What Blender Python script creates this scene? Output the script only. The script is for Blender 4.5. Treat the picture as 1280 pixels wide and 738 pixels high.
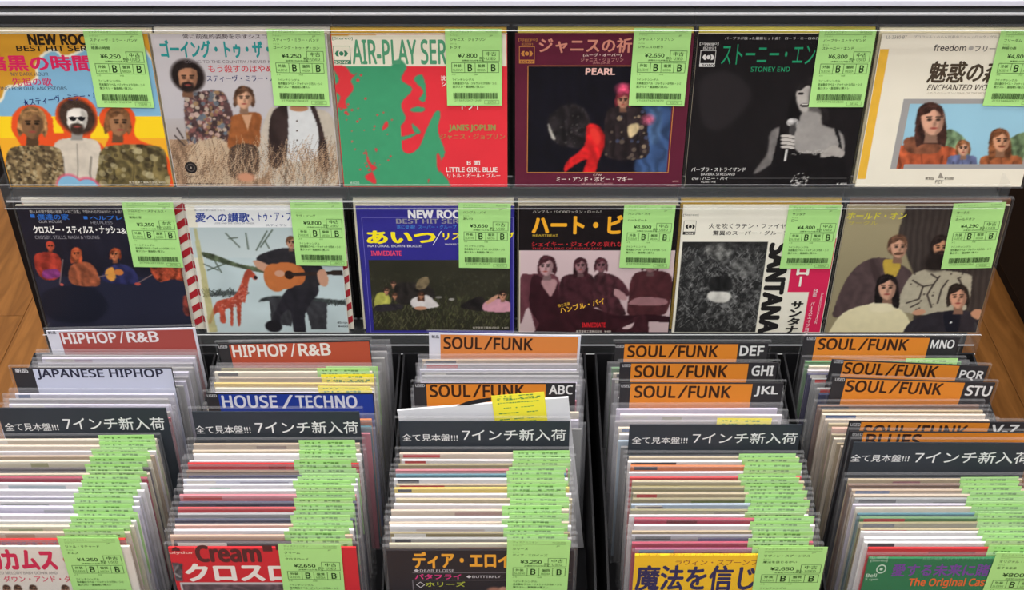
import bpy, math, random
import numpy as np
from mathutils import Matrix, Vector, Euler

for o in list(bpy.data.objects):
    bpy.data.objects.remove(o)
SC = bpy.context.scene
COL = SC.collection
rnd = random.Random(7)

# ------------------------------------------------------------------ camera, world, lamps, exposure
CAM = Vector((0.0, 0.0, 1.62))
PITCH = math.radians(38.2)
FPX = 1550.0
cam_data = bpy.data.cameras.new('camera')
cam_data.sensor_width = 36.0
cam_data.lens = 36.0 * FPX / 1280.0
cam_data.clip_start = 0.02
cam = bpy.data.objects.new('camera', cam_data)
COL.objects.link(cam)
cam.location = CAM
cam.rotation_euler = (math.pi / 2 - PITCH, 0, 0)
SC.camera = cam
SC.view_settings.view_transform = 'Standard'
SC.view_settings.look = 'None'
SC.view_settings.gamma = 1.0
SC.view_settings.use_curve_mapping = False
SC.view_settings.exposure = 0.0
try:
    SC.cycles.transparent_max_bounces = 64
    SC.cycles.max_bounces = 8
except Exception:
    pass
world = bpy.data.worlds.new('world')
SC.world = world
world.use_nodes = True
bg = world.node_tree.nodes['Background']
bg.inputs[0].default_value = (0.90, 0.93, 1.0, 1)
bg.inputs[1].default_value = 0.40
LAMP_W = 20.0
LAMP_POS = [(-1.5, -0.35), (0.0, -0.35), (1.5, -0.35), (-1.5, 1.2), (0.0, 0.75), (1.5, 1.2)]
CEIL_Z = 2.75
for lx, ly in LAMP_POS:
    ld = bpy.data.lights.new('ceiling_tube_light', 'AREA')
    ld.shape = 'RECTANGLE'
    ld.size = 1.25
    ld.size_y = 0.28
    ld.energy = LAMP_W
    ld.color = (1.0, 0.98, 0.945)
    lo = bpy.data.objects.new('ceiling_tube_light', ld)
    COL.objects.link(lo)
    lo.location = (lx, ly, CEIL_Z - 0.075)

# ------------------------------------------------------------------ colours and materials
def lin(c):
    r = []
    for v in c[:3]:
        v = v / 255.0
        r.append(v / 12.92 if v <= 0.04045 else ((v + 0.055) / 1.055) ** 2.4)
    return (r[0], r[1], r[2], 1.0)

MATS = {}
def new_mat(name):
    m = bpy.data.materials.new(name)
    m.use_nodes = True
    return m, m.node_tree, m.node_tree.nodes['Principled BSDF']

def plain(name, c, rough=0.5, spec=0.4, var=0.06, scale=40, metal=0.0):
    if name in MATS:
        return MATS[name]
    m, nt, b = new_mat(name)
    b.inputs['Roughness'].default_value = rough
    b.inputs['Metallic'].default_value = metal
    b.inputs['Specular IOR Level'].default_value = spec
    tc = nt.nodes.new('ShaderNodeTexCoord')
    nz = nt.nodes.new('ShaderNodeTexNoise')
    nz.inputs['Scale'].default_value = scale
    nz.inputs['Detail'].default_value = 3
    mr = nt.nodes.new('ShaderNodeMapRange')
    mr.inputs['To Min'].default_value = 1 - var
    mr.inputs['To Max'].default_value = 1 + var
    hs = nt.nodes.new('ShaderNodeHueSaturation')
    hs.inputs['Color'].default_value = lin(c)
    nt.links.new(tc.outputs['Object'], nz.inputs['Vector'])
    nt.links.new(nz.outputs['Fac'], mr.inputs['Value'])
    nt.links.new(mr.outputs[0], hs.inputs['Value'])
    nt.links.new(hs.outputs[0], b.inputs['Base Color'])
    MATS[name] = m
    return m

def ink_mat():
    m, nt, b = new_mat('printed_ink')
    a = nt.nodes.new('ShaderNodeAttribute')
    a.attribute_name = 'Col'
    b.inputs['Roughness'].default_value = 0.42
    b.inputs['Specular IOR Level'].default_value = 0.16
    nt.links.new(a.outputs['Color'], b.inputs['Base Color'])
    return m
INK = ink_mat()

def film_mat(name, haze, rough, tint=(235, 236, 240), bump=0.15, scale=14, fres=0.6):
    m = bpy.data.materials.new(name)
    m.use_nodes = True
    nt = m.node_tree
    for n in list(nt.nodes):
        nt.nodes.remove(n)
    out = nt.nodes.new('ShaderNodeOutputMaterial')
    mix = nt.nodes.new('ShaderNodeMixShader')
    tr = nt.nodes.new('ShaderNodeBsdfTransparent')
    p = nt.nodes.new('ShaderNodeBsdfPrincipled')
    p.inputs['Base Color'].default_value = lin(tint)
    p.inputs['Roughness'].default_value = rough
    p.inputs['Specular IOR Level'].default_value = 0.9
    lw = nt.nodes.new('ShaderNodeLayerWeight')
    lw.inputs['Blend'].default_value = 0.25
    mr = nt.nodes.new('ShaderNodeMapRange')
    mr.inputs['To Min'].default_value = haze
    mr.inputs['To Max'].default_value = fres
    tc = nt.nodes.new('ShaderNodeTexCoord')
    nz = nt.nodes.new('ShaderNodeTexNoise')
    nz.inputs['Scale'].default_value = scale
    nz.inputs['Detail'].default_value = 2
    bp = nt.nodes.new('ShaderNodeBump')
    bp.inputs['Strength'].default_value = bump
    bp.inputs['Distance'].default_value = 0.01
    nt.links.new(tc.outputs['Object'], nz.inputs['Vector'])
    nt.links.new(nz.outputs['Fac'], bp.inputs['Height'])
    nt.links.new(bp.outputs[0], p.inputs['Normal'])
    nt.links.new(bp.outputs[0], lw.inputs['Normal'])
    pw = nt.nodes.new('ShaderNodeMath')
    pw.operation = 'POWER'
    pw.inputs[1].default_value = 2.2
    nt.links.new(lw.outputs['Facing'], pw.inputs[0])
    nt.links.new(pw.outputs[0], mr.inputs['Value'])
    nt.links.new(mr.outputs[0], mix.inputs[0])
    nt.links.new(tr.outputs[0], mix.inputs[1])
    nt.links.new(p.outputs[0], mix.inputs[2])
    nt.links.new(mix.outputs[0], out.inputs[0])
    return m
FILM = film_mat('clear_sleeve_film', 0.030, 0.18, (205, 204, 208), fres=0.20)
FILM_DISPLAY = film_mat('clear_display_film', 0.003, 0.08, fres=0.09)
FILM_EDGE = film_mat('clear_film_fold', 0.10, 0.15, (200, 200, 205), fres=0.35)
ACRYL = film_mat('clear_acrylic', 0.035, 0.05, (150, 154, 158), bump=0.02, fres=0.22)
ACRYL_EDGE = film_mat('acrylic_cut_edge', 0.60, 0.12, (240, 242, 246), bump=0.1, fres=0.9)
BLACK = plain('black_powder_coat', (22, 20, 21), 0.5, 0.15)
BLACK_BIN = plain('black_bin_plastic', (30, 30, 33), 0.55, 0.15)
DECK = plain('pale_grey_deck', (205, 206, 220), 0.3, 0.5, 0.03)
TAG = plain('green_tag_paper', (174, 226, 138), 0.55, 0.25, 0.03, 60)
TAG_Y = plain('yellow_tag_paper', (244, 232, 66), 0.55, 0.25, 0.03, 60)

def paper(c):
    return plain('card_%02x%02x%02x' % tuple(int(v) for v in c), c, 0.55, 0.3, 0.05, 70)

# ------------------------------------------------------------------ mesh helpers
def obj(name, me, parent=None, mat=None):
    o = bpy.data.objects.new(name, me)
    COL.objects.link(o)
    if parent is not None:
        o.parent = parent
    if mat is not None and len(me.materials) == 0:
        me.materials.append(mat)
    return o

def thing(name, label, cat, loc=(0, 0, 0), rot=(0, 0, 0), group=None):
    o = bpy.data.objects.new(name, None)
    o.empty_display_size = 0.02
    COL.objects.link(o)
    o.location = loc
    o.rotation_euler = rot
    o['label'] = label
    o['category'] = cat
    if group:
        o['group'] = group
    return o

def box_mesh(name, boxes, mats, face_mat=None, bevel=0):
    """boxes: (x0,x1,y0,y1,z0,z1) in metres; face order -x,+x,-y,+y,-z,+z gets face_mat indices"""
    vs, fs, mi = [], [], []
    for (x0, x1, y0, y1, z0, z1) in boxes:
        n = len(vs)
        vs += [(x0, y0, z0), (x1, y0, z0), (x1, y1, z0), (x0, y1, z0), (x0, y0, z1), (x1, y0, z1), (x1, y1, z1), (x0, y1, z1)]
        fs += [[n + i for i in f] for f in ((0, 4, 7, 3), (1, 2, 6, 5), (0, 1, 5, 4), (2, 3, 7, 6), (0, 3, 2, 1), (4, 5, 6, 7))]
        mi += list(face_mat or (0,) * 6)
    me = bpy.data.meshes.new(name)
    me.from_pydata(vs, [], fs)
    for m in mats:
        me.materials.append(m)
    me.polygons.foreach_set('material_index', mi)
    if bevel:
        import bmesh
        bm = bmesh.new()
        bm.from_mesh(me)
        bmesh.ops.bevel(bm, geom=bm.edges[:], offset=bevel, segments=2, affect='EDGES', profile=0.5)
        bm.to_mesh(me)
        bm.free()
    me.update()
    return me

_text = {}
SANS = {}                                            # plain grotesque letterforms for Latin capitals, small letters and digits
for i in range(26):
    SANS[chr(65 + i)] = chr(0x1D5A0 + i)
    SANS[chr(97 + i)] = chr(0x1D5BA + i)
for i in range(10):
    SANS[chr(48 + i)] = chr(0x1D7E2 + i)
def text_geo(s, off=0.0, shear=0.0):
    k = (s, off, shear)
    if k not in _text:
        cu = bpy.data.curves.new('lettering', 'FONT')
        cu.body = ''.join(SANS.get(ch, ch) for ch in s)
        cu.resolution_u = 2
        cu.offset = off
        cu.shear = shear
        ob = bpy.data.objects.new('lettering', cu)
        me = ob.to_mesh()
        n = len(me.vertices)
        co = np.empty(n * 3)
        me.vertices.foreach_get('co', co)
        co = co.reshape(-1, 3)[:, :2].copy()
        fs = [tuple(p.vertices) for p in me.polygons]
        ob.to_mesh_clear()
        bpy.data.objects.remove(ob)
        bpy.data.curves.remove(cu)
        _text[k] = (co, fs)
    return _text[k]

def place_matrix(loc, rot):
    return Matrix.Translation(Vector(loc)) @ Euler(rot).to_matrix().to_4x4()

def surface_map(root, yoff, frame):
    """measured point of the photograph (in a crop with origin ox,oy and scale s) -> (x, z) on the flat face of a card standing at root"""
    M = place_matrix(root.location, root.rotation_euler).inverted()
    C = M @ CAM
    F = Vector((0, math.cos(PITCH), -math.sin(PITCH)))
    U = Vector((0, math.sin(PITCH), math.cos(PITCH)))
    R3 = M.to_3x3()
    ox, oy, s = frame
    def f(x, y):
        px, py = ox + x / s, oy + y / s
        d = R3 @ (F + Vector((1, 0, 0)) * ((px - 640) / FPX) - U * ((py - 369) / FPX))
        t = (yoff - C.y) / d.y
        return (C.x + d.x * t, C.z + d.z * t)
    return f

class Print:
    """flat printing on a card: every mark is thin geometry with its own ink colour"""
    def __init__(self, fn, y, step=0.00002):
        self.fn, self.y, self.step = fn, y, step
        self.v, self.f, self.c, self.k = [], [], [], 1
        self.xlim = 9.0
    def _add(self, pts, faces, c):
        if self.xlim < 9:
            faces = [f for f in faces if max(abs(pts[i][0]) for i in f) <= self.xlim]
        n = len(self.v)
        yy = self.y - self.k * self.step
        self.v += [(p[0], yy, p[1]) for p in pts]
        self.f += [tuple(n + i for i in f) for f in faces]
        cl = lin(c)
        self.c += [cl] * len(pts)
    def box(self, x0, y0, x1, y1):
        a = self.fn(x0, y0)
        b = self.fn(x1, y0)
        d = self.fn(x0, y1)
        return a[0], a[1], b[0], d[1]
    def rect(self, x0, y0, x1, y1, c, layer=True):
        u0, v0, u1, v1 = self.box(x0, y0, x1, y1)
        self._add([(u0, v1), (u1, v1), (u1, v0), (u0, v0)], [(0, 1, 2, 3)], c)
        if layer:
            self.k += 1
    def frame(self, x0, y0, x1, y1, c, w=0.0006):
        u0, v0, u1, v1 = self.box(x0, y0, x1, y1)
        for a, b, e, g in ((u0, v0 - w, u1, v0), (u0, v1, u1, v1 + w), (u0, v1, u0 + w, v0), (u1 - w, v1, u1, v0)):
            self._add([(a, b), (e, b), (e, g), (a, g)], [(0, 1, 2, 3)], c)
        self.k += 1
    def poly(self, pts, c):
        self._add([self.fn(*p) for p in pts], [tuple(range(len(pts)))], c)
        self.k += 1
    def disc(self, x, y, rx, ry, c, n=24):
        u, v = self.fn(x, y)
        u1, _ = self.fn(x + rx, y)
        _, v1 = self.fn(x, y + ry)
        a, b = u1 - u, v - v1
        self._add([(u + a * math.cos(-t * 2 * math.pi / n), v + b * math.sin(t * 2 * math.pi / n)) for t in range(n)], [tuple(range(n))], c)
        self.k += 1
    def text(self, s, x0, y0, x1, y1, c, w=0.0, vis=None, ang=0.0, shear=0.0, outline=None, vert=False):
        if outline:
            self.text(s, x0, y0, x1, y1, outline[0], w + outline[1], vis, ang, shear)
        bold = 0.0
        if w > 0.009:
            bold, w = w, 0.0
        co, fs = text_geo(s, w, shear)
        if len(co) == 0:
            return
        ref = text_geo(vis, w, shear)[0] if vis else co
        lo, hi = co.min(0), co.max(0)
        rlo, rhi = ref.min(0), ref.max(0)
        u0, v0, u1, v1 = self.box(x0, y0, x1, y1)
        if vert:                                     # reading top to bottom, letters turned a quarter
            sx = (v0 - v1) / (rhi[0] - rlo[0])
            sy = (u1 - u0) / (hi[1] - lo[1])
            P = [(u0 + (p[1] - lo[1]) * sy, v0 - (p[0] - lo[0]) * sx) for p in co]
        else:
            sx = (u1 - u0) / (rhi[0] - rlo[0])
            sy = (v0 - v1) / (hi[1] - lo[1])
            P = [(u0 + (p[0] - lo[0]) * sx, v1 + (p[1] - lo[1]) * sy) for p in co]
        if ang:
            ca, sa = math.cos(ang), math.sin(ang)
            P = [(u0 + (a - u0) * ca - (b - v0) * sa, v0 + (a - u0) * sa + (b - v0) * ca) for a, b in P]
        if bold:                                     # heavier strokes: the same letters laid again a hair aside
            bx, by = abs(sx) * bold, abs(sy) * bold * .75
            n = 2 if bold < .02 else (5 if bold < .045 else 9)
            for i in range(n):
                a = 2 * math.pi * i / n if n > 2 else math.pi * i
                self.k += 0.3
                self._add([(q[0] + bx * math.cos(a), q[1] + by * math.sin(a)) for q in P], fs, c)
        else:
            self._add(P, fs, c)
        self.k += 1
    def column(self, s, x0, y0, x1, y1, c, w=0.0):
        n = len(s)
        for i, ch in enumerate(s):
            a = y0 + (y1 - y0) * i / n
            b = y0 + (y1 - y0) * (i + 0.86) / n
            dx = self.slant * (a - y0) if hasattr(self, 'slant') else 0
            if ch in 'ー-':
                self.rect((x0 + x1) / 2 - (x1 - x0) * .1 + dx, a, (x0 + x1) / 2 + (x1 - x0) * .1 + dx, b, c)
            elif ch != ' ':
                self.text(ch, x0 + dx, a, x1 + dx, b, c, w)
    def mesh(self, name):
        me = bpy.data.meshes.new(name)
        me.from_pydata(self.v, [], self.f)
        at = me.attributes.new('Col', 'FLOAT_COLOR', 'POINT')
        at.data.foreach_set('color', np.array(self.c, dtype=np.float32).ravel())
        me.materials.append(INK)
        me.update()
        return me
    def build(self, name, parent):
        return obj(name, self.mesh(name), parent)

# ------------------------------------------------------------------ painted pictures: a fine grid of ink dots on the jacket
class Canvas:
    def __init__(self, fn, x0, x1, z0, z1, n, seed=1):
        self.fn = fn
        self.ext = (x0, x1, z0, z1)
        self.nx = n
        self.nz = max(4, int(n * (z1 - z0) / (x1 - x0)))
        self.X, self.Z = np.meshgrid(np.linspace(x0, x1, self.nx), np.linspace(z1, z0, self.nz))
        self.I = np.zeros((self.nz, self.nx, 3))
        self.r = np.random.RandomState(seed)
    def noise(self, cells, seed=0, octaves=3):
        out = np.zeros_like(self.X)
        amp, tot = 1.0, 0.0
        r = np.random.RandomState(seed + 11)
        for o in range(octaves):
            c = int(cells * 2 ** o) + 2
            g = r.rand(c, c)
            u = (self.X - self.ext[0]) / (self.ext[1] - self.ext[0]) * (c - 1.001)
            v = (self.Z - self.ext[2]) / (self.ext[3] - self.ext[2]) * (c - 1.001)
            i, j = u.astype(int), v.astype(int)
            fu, fv = u - i, v - j
            out += amp * (g[j, i] * (1 - fu) * (1 - fv) + g[j, i + 1] * fu * (1 - fv) + g[j + 1, i] * (1 - fu) * fv + g[j + 1, i + 1] * fu * fv)
            tot += amp
            amp *= 0.5
        return out / tot
    def put(self, m, col, nz=0.0, cells=30):
        c = np.array(col[:3], float)
        C = np.broadcast_to(c, self.I.shape)
        if nz:
            k = (self.noise(cells, int(sum(col))) - 0.5) * 2 * nz
            if nz >= 0.12:                               # cloth folds and texture of the printed picture
                k = k + np.sin(self.X * 380 + self.Z * 90 + self.noise(7, 3) * 16) * .45 * nz
            C = C * (1 + k[..., None])
        m = m[..., None]
        self.I = self.I * (1 - m) + C * m
    def soft(self, m, n=1):
        for _ in range(n):
            p = np.pad(m, 1, mode='edge')
            m = (p[:-2, 1:-1] + p[2:, 1:-1] + p[1:-1, :-2] + p[1:-1, 2:] + 2 * p[1:-1, 1:-1]) / 6
        return m
    def fill(self, col, nz=0.0, cells=30):
        self.put(np.ones_like(self.X), col, nz, cells)
    def vgrad(self, y0, y1, c0, c1):
        z0, z1 = self.fn(0, y0)[1], self.fn(0, y1)[1]
        t = np.clip((z0 - self.Z) / (z0 - z1), 0, 1)[..., None]
        m = ((self.Z <= z0) & (self.Z >= z1))[..., None]
        self.I = np.where(m, np.array(c0) * (1 - t) + np.array(c1) * t, self.I)
    def mask(self, pts, smooth=True, soft=1):
        P = [self.fn(*p) for p in pts]
        if smooth and len(P) > 3:
            Q = []
            n = len(P)
            for i in range(n):
                a, b, c, d = (np.array(P[(i + k - 1) % n]) for k in range(4))
                for t in (0, .25, .5, .75):
                    Q.append(tuple(0.5 * ((2 * b) + (-a + c) * t + (2 * a - 5 * b + 4 * c - d) * t * t + (-a + 3 * b - 3 * c + d) * t ** 3)))
            P = Q
        ins = np.zeros(self.X.shape, bool)
        j = len(P) - 1
        for i in range(len(P)):
            xi, zi = P[i]
            xj, zj = P[j]
            if zi != zj:
                ins ^= ((zi > self.Z) != (zj > self.Z)) & (self.X < (xj - xi) * (self.Z - zi) / (zj - zi) + xi)
            j = i
        return self.soft(ins.astype(float), soft)
    def poly(self, pts, col, nz=0.0, smooth=True, soft=1, cells=30, a=1.0):
        m = self.mask(pts, smooth, soft) * a
        self.put(m, col, nz, cells)
        return m
    def ell(self, x, y, rx, ry, col, rot=0.0, edge=0.12, nz=0.0, a=1.0, cells=30):
        u, v = self.fn(x, y)
        A = abs(self.fn(x + rx, y)[0] - u)
        B = abs(self.fn(x, y + ry)[1] - v)
        dx, dz = self.X - u, self.Z - v
        c, s = math.cos(rot), math.sin(rot)
        q = np.sqrt(((dx * c + dz * s) / A) ** 2 + ((-dx * s + dz * c) / B) ** 2)
        m = np.clip((1 + edge - q) / (2 * edge), 0, 1) * a
        self.put(m, col, nz, cells)
        return m
    def rect(self, x0, y0, x1, y1, col, nz=0.0, cells=30):
        a, b, d = self.fn(x0, y0), self.fn(x1, y0), self.fn(x0, y1)
        m = ((self.X >= a[0]) & (self.X <= b[0]) & (self.Z <= a[1]) & (self.Z >= d[1])).astype(float)
        self.put(m, col, nz, cells)
        return m
    def line(self, pts, col, w=1.0, a=1.0):
        P = [self.fn(*p) for p in pts]
        px = (self.ext[1] - self.ext[0]) / self.nx
        best = np.full(self.X.shape, 9.0)
        for (x0, z0), (x1, z1) in zip(P[:-1], P[1:]):
            dx, dz = x1 - x0, z1 - z0
            L = dx * dx + dz * dz + 1e-12
            t = np.clip(((self.X - x0) * dx + (self.Z - z0) * dz) / L, 0, 1)
            best = np.minimum(best, np.hypot(self.X - x0 - t * dx, self.Z - z0 - t * dz))
        self.put(np.clip(1 + w / 2 - best / px, 0, 1) * a, col)
    def grass(self, n, x0, x1, y0, y1, ln, cols, a=0.8, lean=0.5, clip=None):
        for _ in range(n):
            x, y = self.r.uniform(x0, x1), self.r.uniform(y0, y1)
            u, v = self.fn(x, y)
            uu, vv = self.fn(x + self.r.uniform(-lean, lean) * ln, y - ln * self.r.uniform(.5, 1))
            k = 14
            i = ((np.linspace(u, uu, k) - self.ext[0]) / (self.ext[1] - self.ext[0]) * (self.nx - 1)).round().astype(int)
            j = ((self.ext[3] - np.linspace(v, vv, k)) / (self.ext[3] - self.ext[2]) * (self.nz - 1)).round().astype(int)
            ok = (i >= 0) & (i < self.nx) & (j >= 0) & (j < self.nz)
            i, j = i[ok], j[ok]
            if clip is not None and len(i):
                ok = clip[j, i] > .5
                i, j = i[ok], j[ok]
            c = np.array(cols[self.r.randint(len(cols))], float)
            self.I[j, i] = self.I[j, i] * (1 - a) + c * a
    def spots(self, n, m, cols, r0, r1, a=0.9):
        jj, ii = np.nonzero(m > 0.6)
        if len(jj) == 0:
            return
        px = (self.ext[1] - self.ext[0]) / self.nx
        for _ in range(n):
            k = self.r.randint(len(jj))
            R = self.r.uniform(r0, r1)
            q = np.hypot(self.X - self.X[jj[k], ii[k]], self.Z - self.Z[jj[k], ii[k]]) / px
            mm = np.clip(R - q + .5, 0, 1) * a * (m > .4)
            self.put(mm, cols[self.r.randint(len(cols))])
    def head(self, x, y, r, skin=(196, 150, 122), hair=(50, 36, 28), style='short', beard=False, turn=0.0, glasses=False):
        """a plain stylised head, x,y = centre of the face, r = half width"""
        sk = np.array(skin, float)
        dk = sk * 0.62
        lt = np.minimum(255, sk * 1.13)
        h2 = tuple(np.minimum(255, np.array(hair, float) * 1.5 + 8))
        if style == 'afro':
            self.ell(x, y - r * .3, r * 1.65, r * 1.6, hair, nz=.3, cells=60)
            self.ell(x - r * .5, y - r * 1.1, r * .7, r * .4, h2, edge=.8, a=.35)
        elif style == 'long':
            self.poly([(x - r * .9, y - r * 1.15), (x, y - r * 1.55), (x + r * .9, y - r * 1.15), (x + r * 1.2, y - r * .2), (x + r * 1.32, y + r * 1.2), (x + r * 1.15, y + r * 2.1), (x + r * .6, y + r * 1.9), (x - r * .6, y + r * 1.9), (x - r * 1.15, y + r * 2.1), (x - r * 1.32, y + r * 1.2), (x - r * 1.2, y - r * .2)], hair, nz=.45, cells=50)
        elif style == 'mid':
            self.poly([(x - r * .95, y - r * 1.15), (x - r * .2, y - r * 1.6), (x + r * .9, y - r * 1.2), (x + r * 1.25, y - r * .2), (x + r * 1.3, y + r * .5), (x + r * 1.05, y + r * 1.05), (x + r * .7, y + r * .7), (x - r * .7, y + r * .7), (x - r * 1.15, y + r * 1.0), (x - r * 1.3, y + r * .4), (x - r * 1.25, y - r * .3)], hair, nz=.45, cells=50)
        else:
            self.ell(x, y - r * .35, r * 1.12, r * 1.2, hair, nz=.3, cells=50)
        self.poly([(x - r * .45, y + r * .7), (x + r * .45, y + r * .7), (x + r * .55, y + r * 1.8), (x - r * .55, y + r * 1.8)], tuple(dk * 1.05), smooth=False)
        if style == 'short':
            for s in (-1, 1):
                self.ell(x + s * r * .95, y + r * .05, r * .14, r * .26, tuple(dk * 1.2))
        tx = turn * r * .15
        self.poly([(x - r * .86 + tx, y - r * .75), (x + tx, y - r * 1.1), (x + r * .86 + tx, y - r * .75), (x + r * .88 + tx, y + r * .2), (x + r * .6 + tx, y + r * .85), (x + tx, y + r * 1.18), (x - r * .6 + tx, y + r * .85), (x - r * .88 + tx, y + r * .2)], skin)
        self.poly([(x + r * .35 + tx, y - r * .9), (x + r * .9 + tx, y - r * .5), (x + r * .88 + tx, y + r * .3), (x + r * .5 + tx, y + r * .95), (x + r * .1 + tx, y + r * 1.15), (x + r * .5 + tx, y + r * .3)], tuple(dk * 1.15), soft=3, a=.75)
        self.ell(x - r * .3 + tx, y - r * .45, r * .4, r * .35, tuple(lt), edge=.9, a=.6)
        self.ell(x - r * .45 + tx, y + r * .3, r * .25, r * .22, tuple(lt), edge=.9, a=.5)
        ex = turn * r * .25
        if glasses:
            for s in (-1, 1):
                self.ell(x + s * r * .38 + ex, y - r * .12, r * .3, r * .2, (20, 18, 20))
            self.line([(x - r * .7 + ex, y - r * .2), (x + r * .7 + ex, y - r * .2)], (20, 18, 20), .5)
        else:
            for s in (-1, 1):
                self.ell(x + s * r * .36 + ex, y - r * .10, r * .20, r * .12, tuple(dk * .45), edge=.4)
                self.line([(x + s * r * .58 + ex, y - r * .33), (x + s * r * .2 + ex, y - r * .34)], tuple(dk * .4), .6)
        self.ell(x + r * .08 + ex, y + r * .25, r * .14, r * .22, tuple(dk), edge=.6, a=.7)
        if beard:
            self.ell(x + ex * .6, y + r * .82, r * .66, r * .5, hair, edge=.25, nz=.3)
            self.ell(x + ex, y + r * .45, r * .48, r * .14, hair, edge=.4)
        self.ell(x + ex, y + r * .60, r * .30, r * .09, (150, 70, 62), edge=.5)
        if style in ('short', 'mid', 'long'):
            self.poly([(x - r * 1.02, y - r * .05), (x - r * .98, y - r * .95), (x - r * .1, y - r * 1.42), (x + r * .9, y - r * 1.05), (x + r * 1.02, y - r * .05), (x + r * .84, y - r * .45), (x + r * .3, y - r * .95), (x - r * .2, y - r * .62), (x - r * .8, y - r * .4)], hair, nz=.4, cells=50)
            self.line([(x - r * .6, y - r * 1.1), (x - r * .1, y - r * 1.25), (x + r * .4, y - r * 1.15)], h2, 1.2, .4)
    def build(self, name, parent, y):
        nx, nz = self.nx, self.nz
        v = np.stack([self.X, np.full_like(self.X, y), self.Z], -1).reshape(-1, 3)
        i, j = np.meshgrid(np.arange(nx - 1), np.arange(nz - 1))
        a = (j * nx + i).ravel()
        q = np.stack([a + nx, a + nx + 1, a + 1, a], 1)
        me = bpy.data.meshes.new(name)
        me.vertices.add(len(v))
        me.vertices.foreach_set('co', v.ravel())
        me.loops.add(q.size)
        me.loops.foreach_set('vertex_index', q.ravel().astype(np.int32))
        me.polygons.add(len(q))
        me.polygons.foreach_set('loop_start', np.arange(0, q.size, 4, dtype=np.int32))
        me.update(calc_edges=True)
        I = np.clip(self.I, 0, 255) / 255.0
        L = np.where(I <= .04045, I / 12.92, ((I + .055) / 1.055) ** 2.4).reshape(-1, 3)
        at = me.attributes.new('Col', 'FLOAT_COLOR', 'POINT')
        at.data.foreach_set('color', np.concatenate([L, np.ones((len(L), 1))], 1).astype(np.float32).ravel())
        me.materials.append(INK)
        return obj(name, me, parent)

# ------------------------------------------------------------------ the setting
def struct(name, me, mat=None):
    o = obj(name, me, None, mat)
    o['kind'] = 'structure'
    return o

floor = struct('floor', box_mesh('floor', [(-3.2, 3.2, -1.2, 4.4, -0.05, -0.012)], [plain('floor_bed', (96, 64, 38), 0.8)]))
def wood_mat():
    m, nt, b = new_mat('oak_plank')
    tc = nt.nodes.new('ShaderNodeTexCoord')
    mp = nt.nodes.new('ShaderNodeMapping')
    mp.inputs['Scale'].default_value = (9, 1.2, 1)
    oi = nt.nodes.new('ShaderNodeObjectInfo')
    ad = nt.nodes.new('ShaderNodeVectorMath')
    nz = nt.nodes.new('ShaderNodeTexNoise')
    nz.inputs['Scale'].default_value = 3.5
    nz.inputs['Detail'].default_value = 6
    nz.inputs['Distortion'].default_value = 1.6
    cr = nt.nodes.new('ShaderNodeValToRGB')
    cr.color_ramp.elements[0].position = 0.35
    cr.color_ramp.elements[0].color = lin((142, 92, 44))
    cr.color_ramp.elements[1].position = 0.68
    cr.color_ramp.elements[1].color = lin((182, 122, 62))
    mu = nt.nodes.new('ShaderNodeMix')
    mu.data_type = 'RGBA'
    mu.blend_type = 'MULTIPLY'
    mu.inputs[0].default_value = 0.35
    c2 = nt.nodes.new('ShaderNodeValToRGB')
    c2.color_ramp.elements[0].color = (0.55, 0.5, 0.45, 1)
    nt.links.new(tc.outputs['Object'], mp.inputs[0])
    nt.links.new(mp.outputs[0], ad.inputs[0])
    nt.links.new(oi.outputs['Location'], ad.inputs[1])
    nt.links.new(ad.outputs[0], nz.inputs['Vector'])
    nt.links.new(nz.outputs['Fac'], cr.inputs[0])
    nt.links.new(oi.outputs['Random'], c2.inputs[0])
    nt.links.new(cr.outputs[0], mu.inputs[6])
    nt.links.new(c2.outputs[0], mu.inputs[7])
    nt.links.new(mu.outputs[2], b.inputs['Base Color'])
    b.inputs['Roughness'].default_value = 0.42
    return m
WOOD = wood_mat()
plank = box_mesh('plank', [(-0.1095, 0.1095, -0.599, 0.599, -0.012, 0.0)], [WOOD], bevel=0.0012)
for i in range(19):
    x = -2.0 + i * 0.22
    off = (i * 0.41) % 1.2
    for j in range(4):
        o = obj('plank', plank, floor)
        o.location = (x, 0.35 + off + j * 1.2 - 0.6, 0)
GREY_WALL = plain('pale_wall_paint', (196, 194, 190), 0.8, 0.2, 0.03, 5)
struct('wall_back', box_mesh('wall_back', [(-3.2, 3.2, 4.4, 4.5, -0.05, 2.85)], [GREY_WALL]))
struct('ceiling', box_mesh('ceiling', [(-3.2, 3.2, -1.2, 4.4, CEIL_Z, CEIL_Z + 0.08)], [plain('ceiling_board', (215, 214, 210), 0.85, 0.2, 0.03, 6)]))
m, nt, b = new_mat('lamp_diffuser')
b.inputs['Base Color'].default_value = (0.9, 0.9, 0.9, 1)
b.inputs['Emission Color'].default_value = (1, 0.97, 0.93, 1)
b.inputs['Emission Strength'].default_value = 6.0
LAMP_GLOW = m
for k, (lx, ly) in enumerate(LAMP_POS):
    t = thing('ceiling_lamp', 'white ceiling lamp with flat diffuser, %s %s' % (['left', 'centre', 'right'][k % 3], ['above the customer', 'above the far aisle'][k // 3]), 'lamp', (lx, ly, CEIL_Z), group='fluorescent ceiling lamps')
    obj('housing', box_mesh('housing', [(-0.66, 0.66, -0.17, 0.17, -0.05, -0.002)], [plain('lamp_white', (230, 230, 228), 0.5)], bevel=0.006), t)
    obj('diffuser', box_mesh('diffuser', [(-0.62, 0.62, -0.14, 0.14, -0.062, -0.05)], [LAMP_GLOW]), t)

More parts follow.
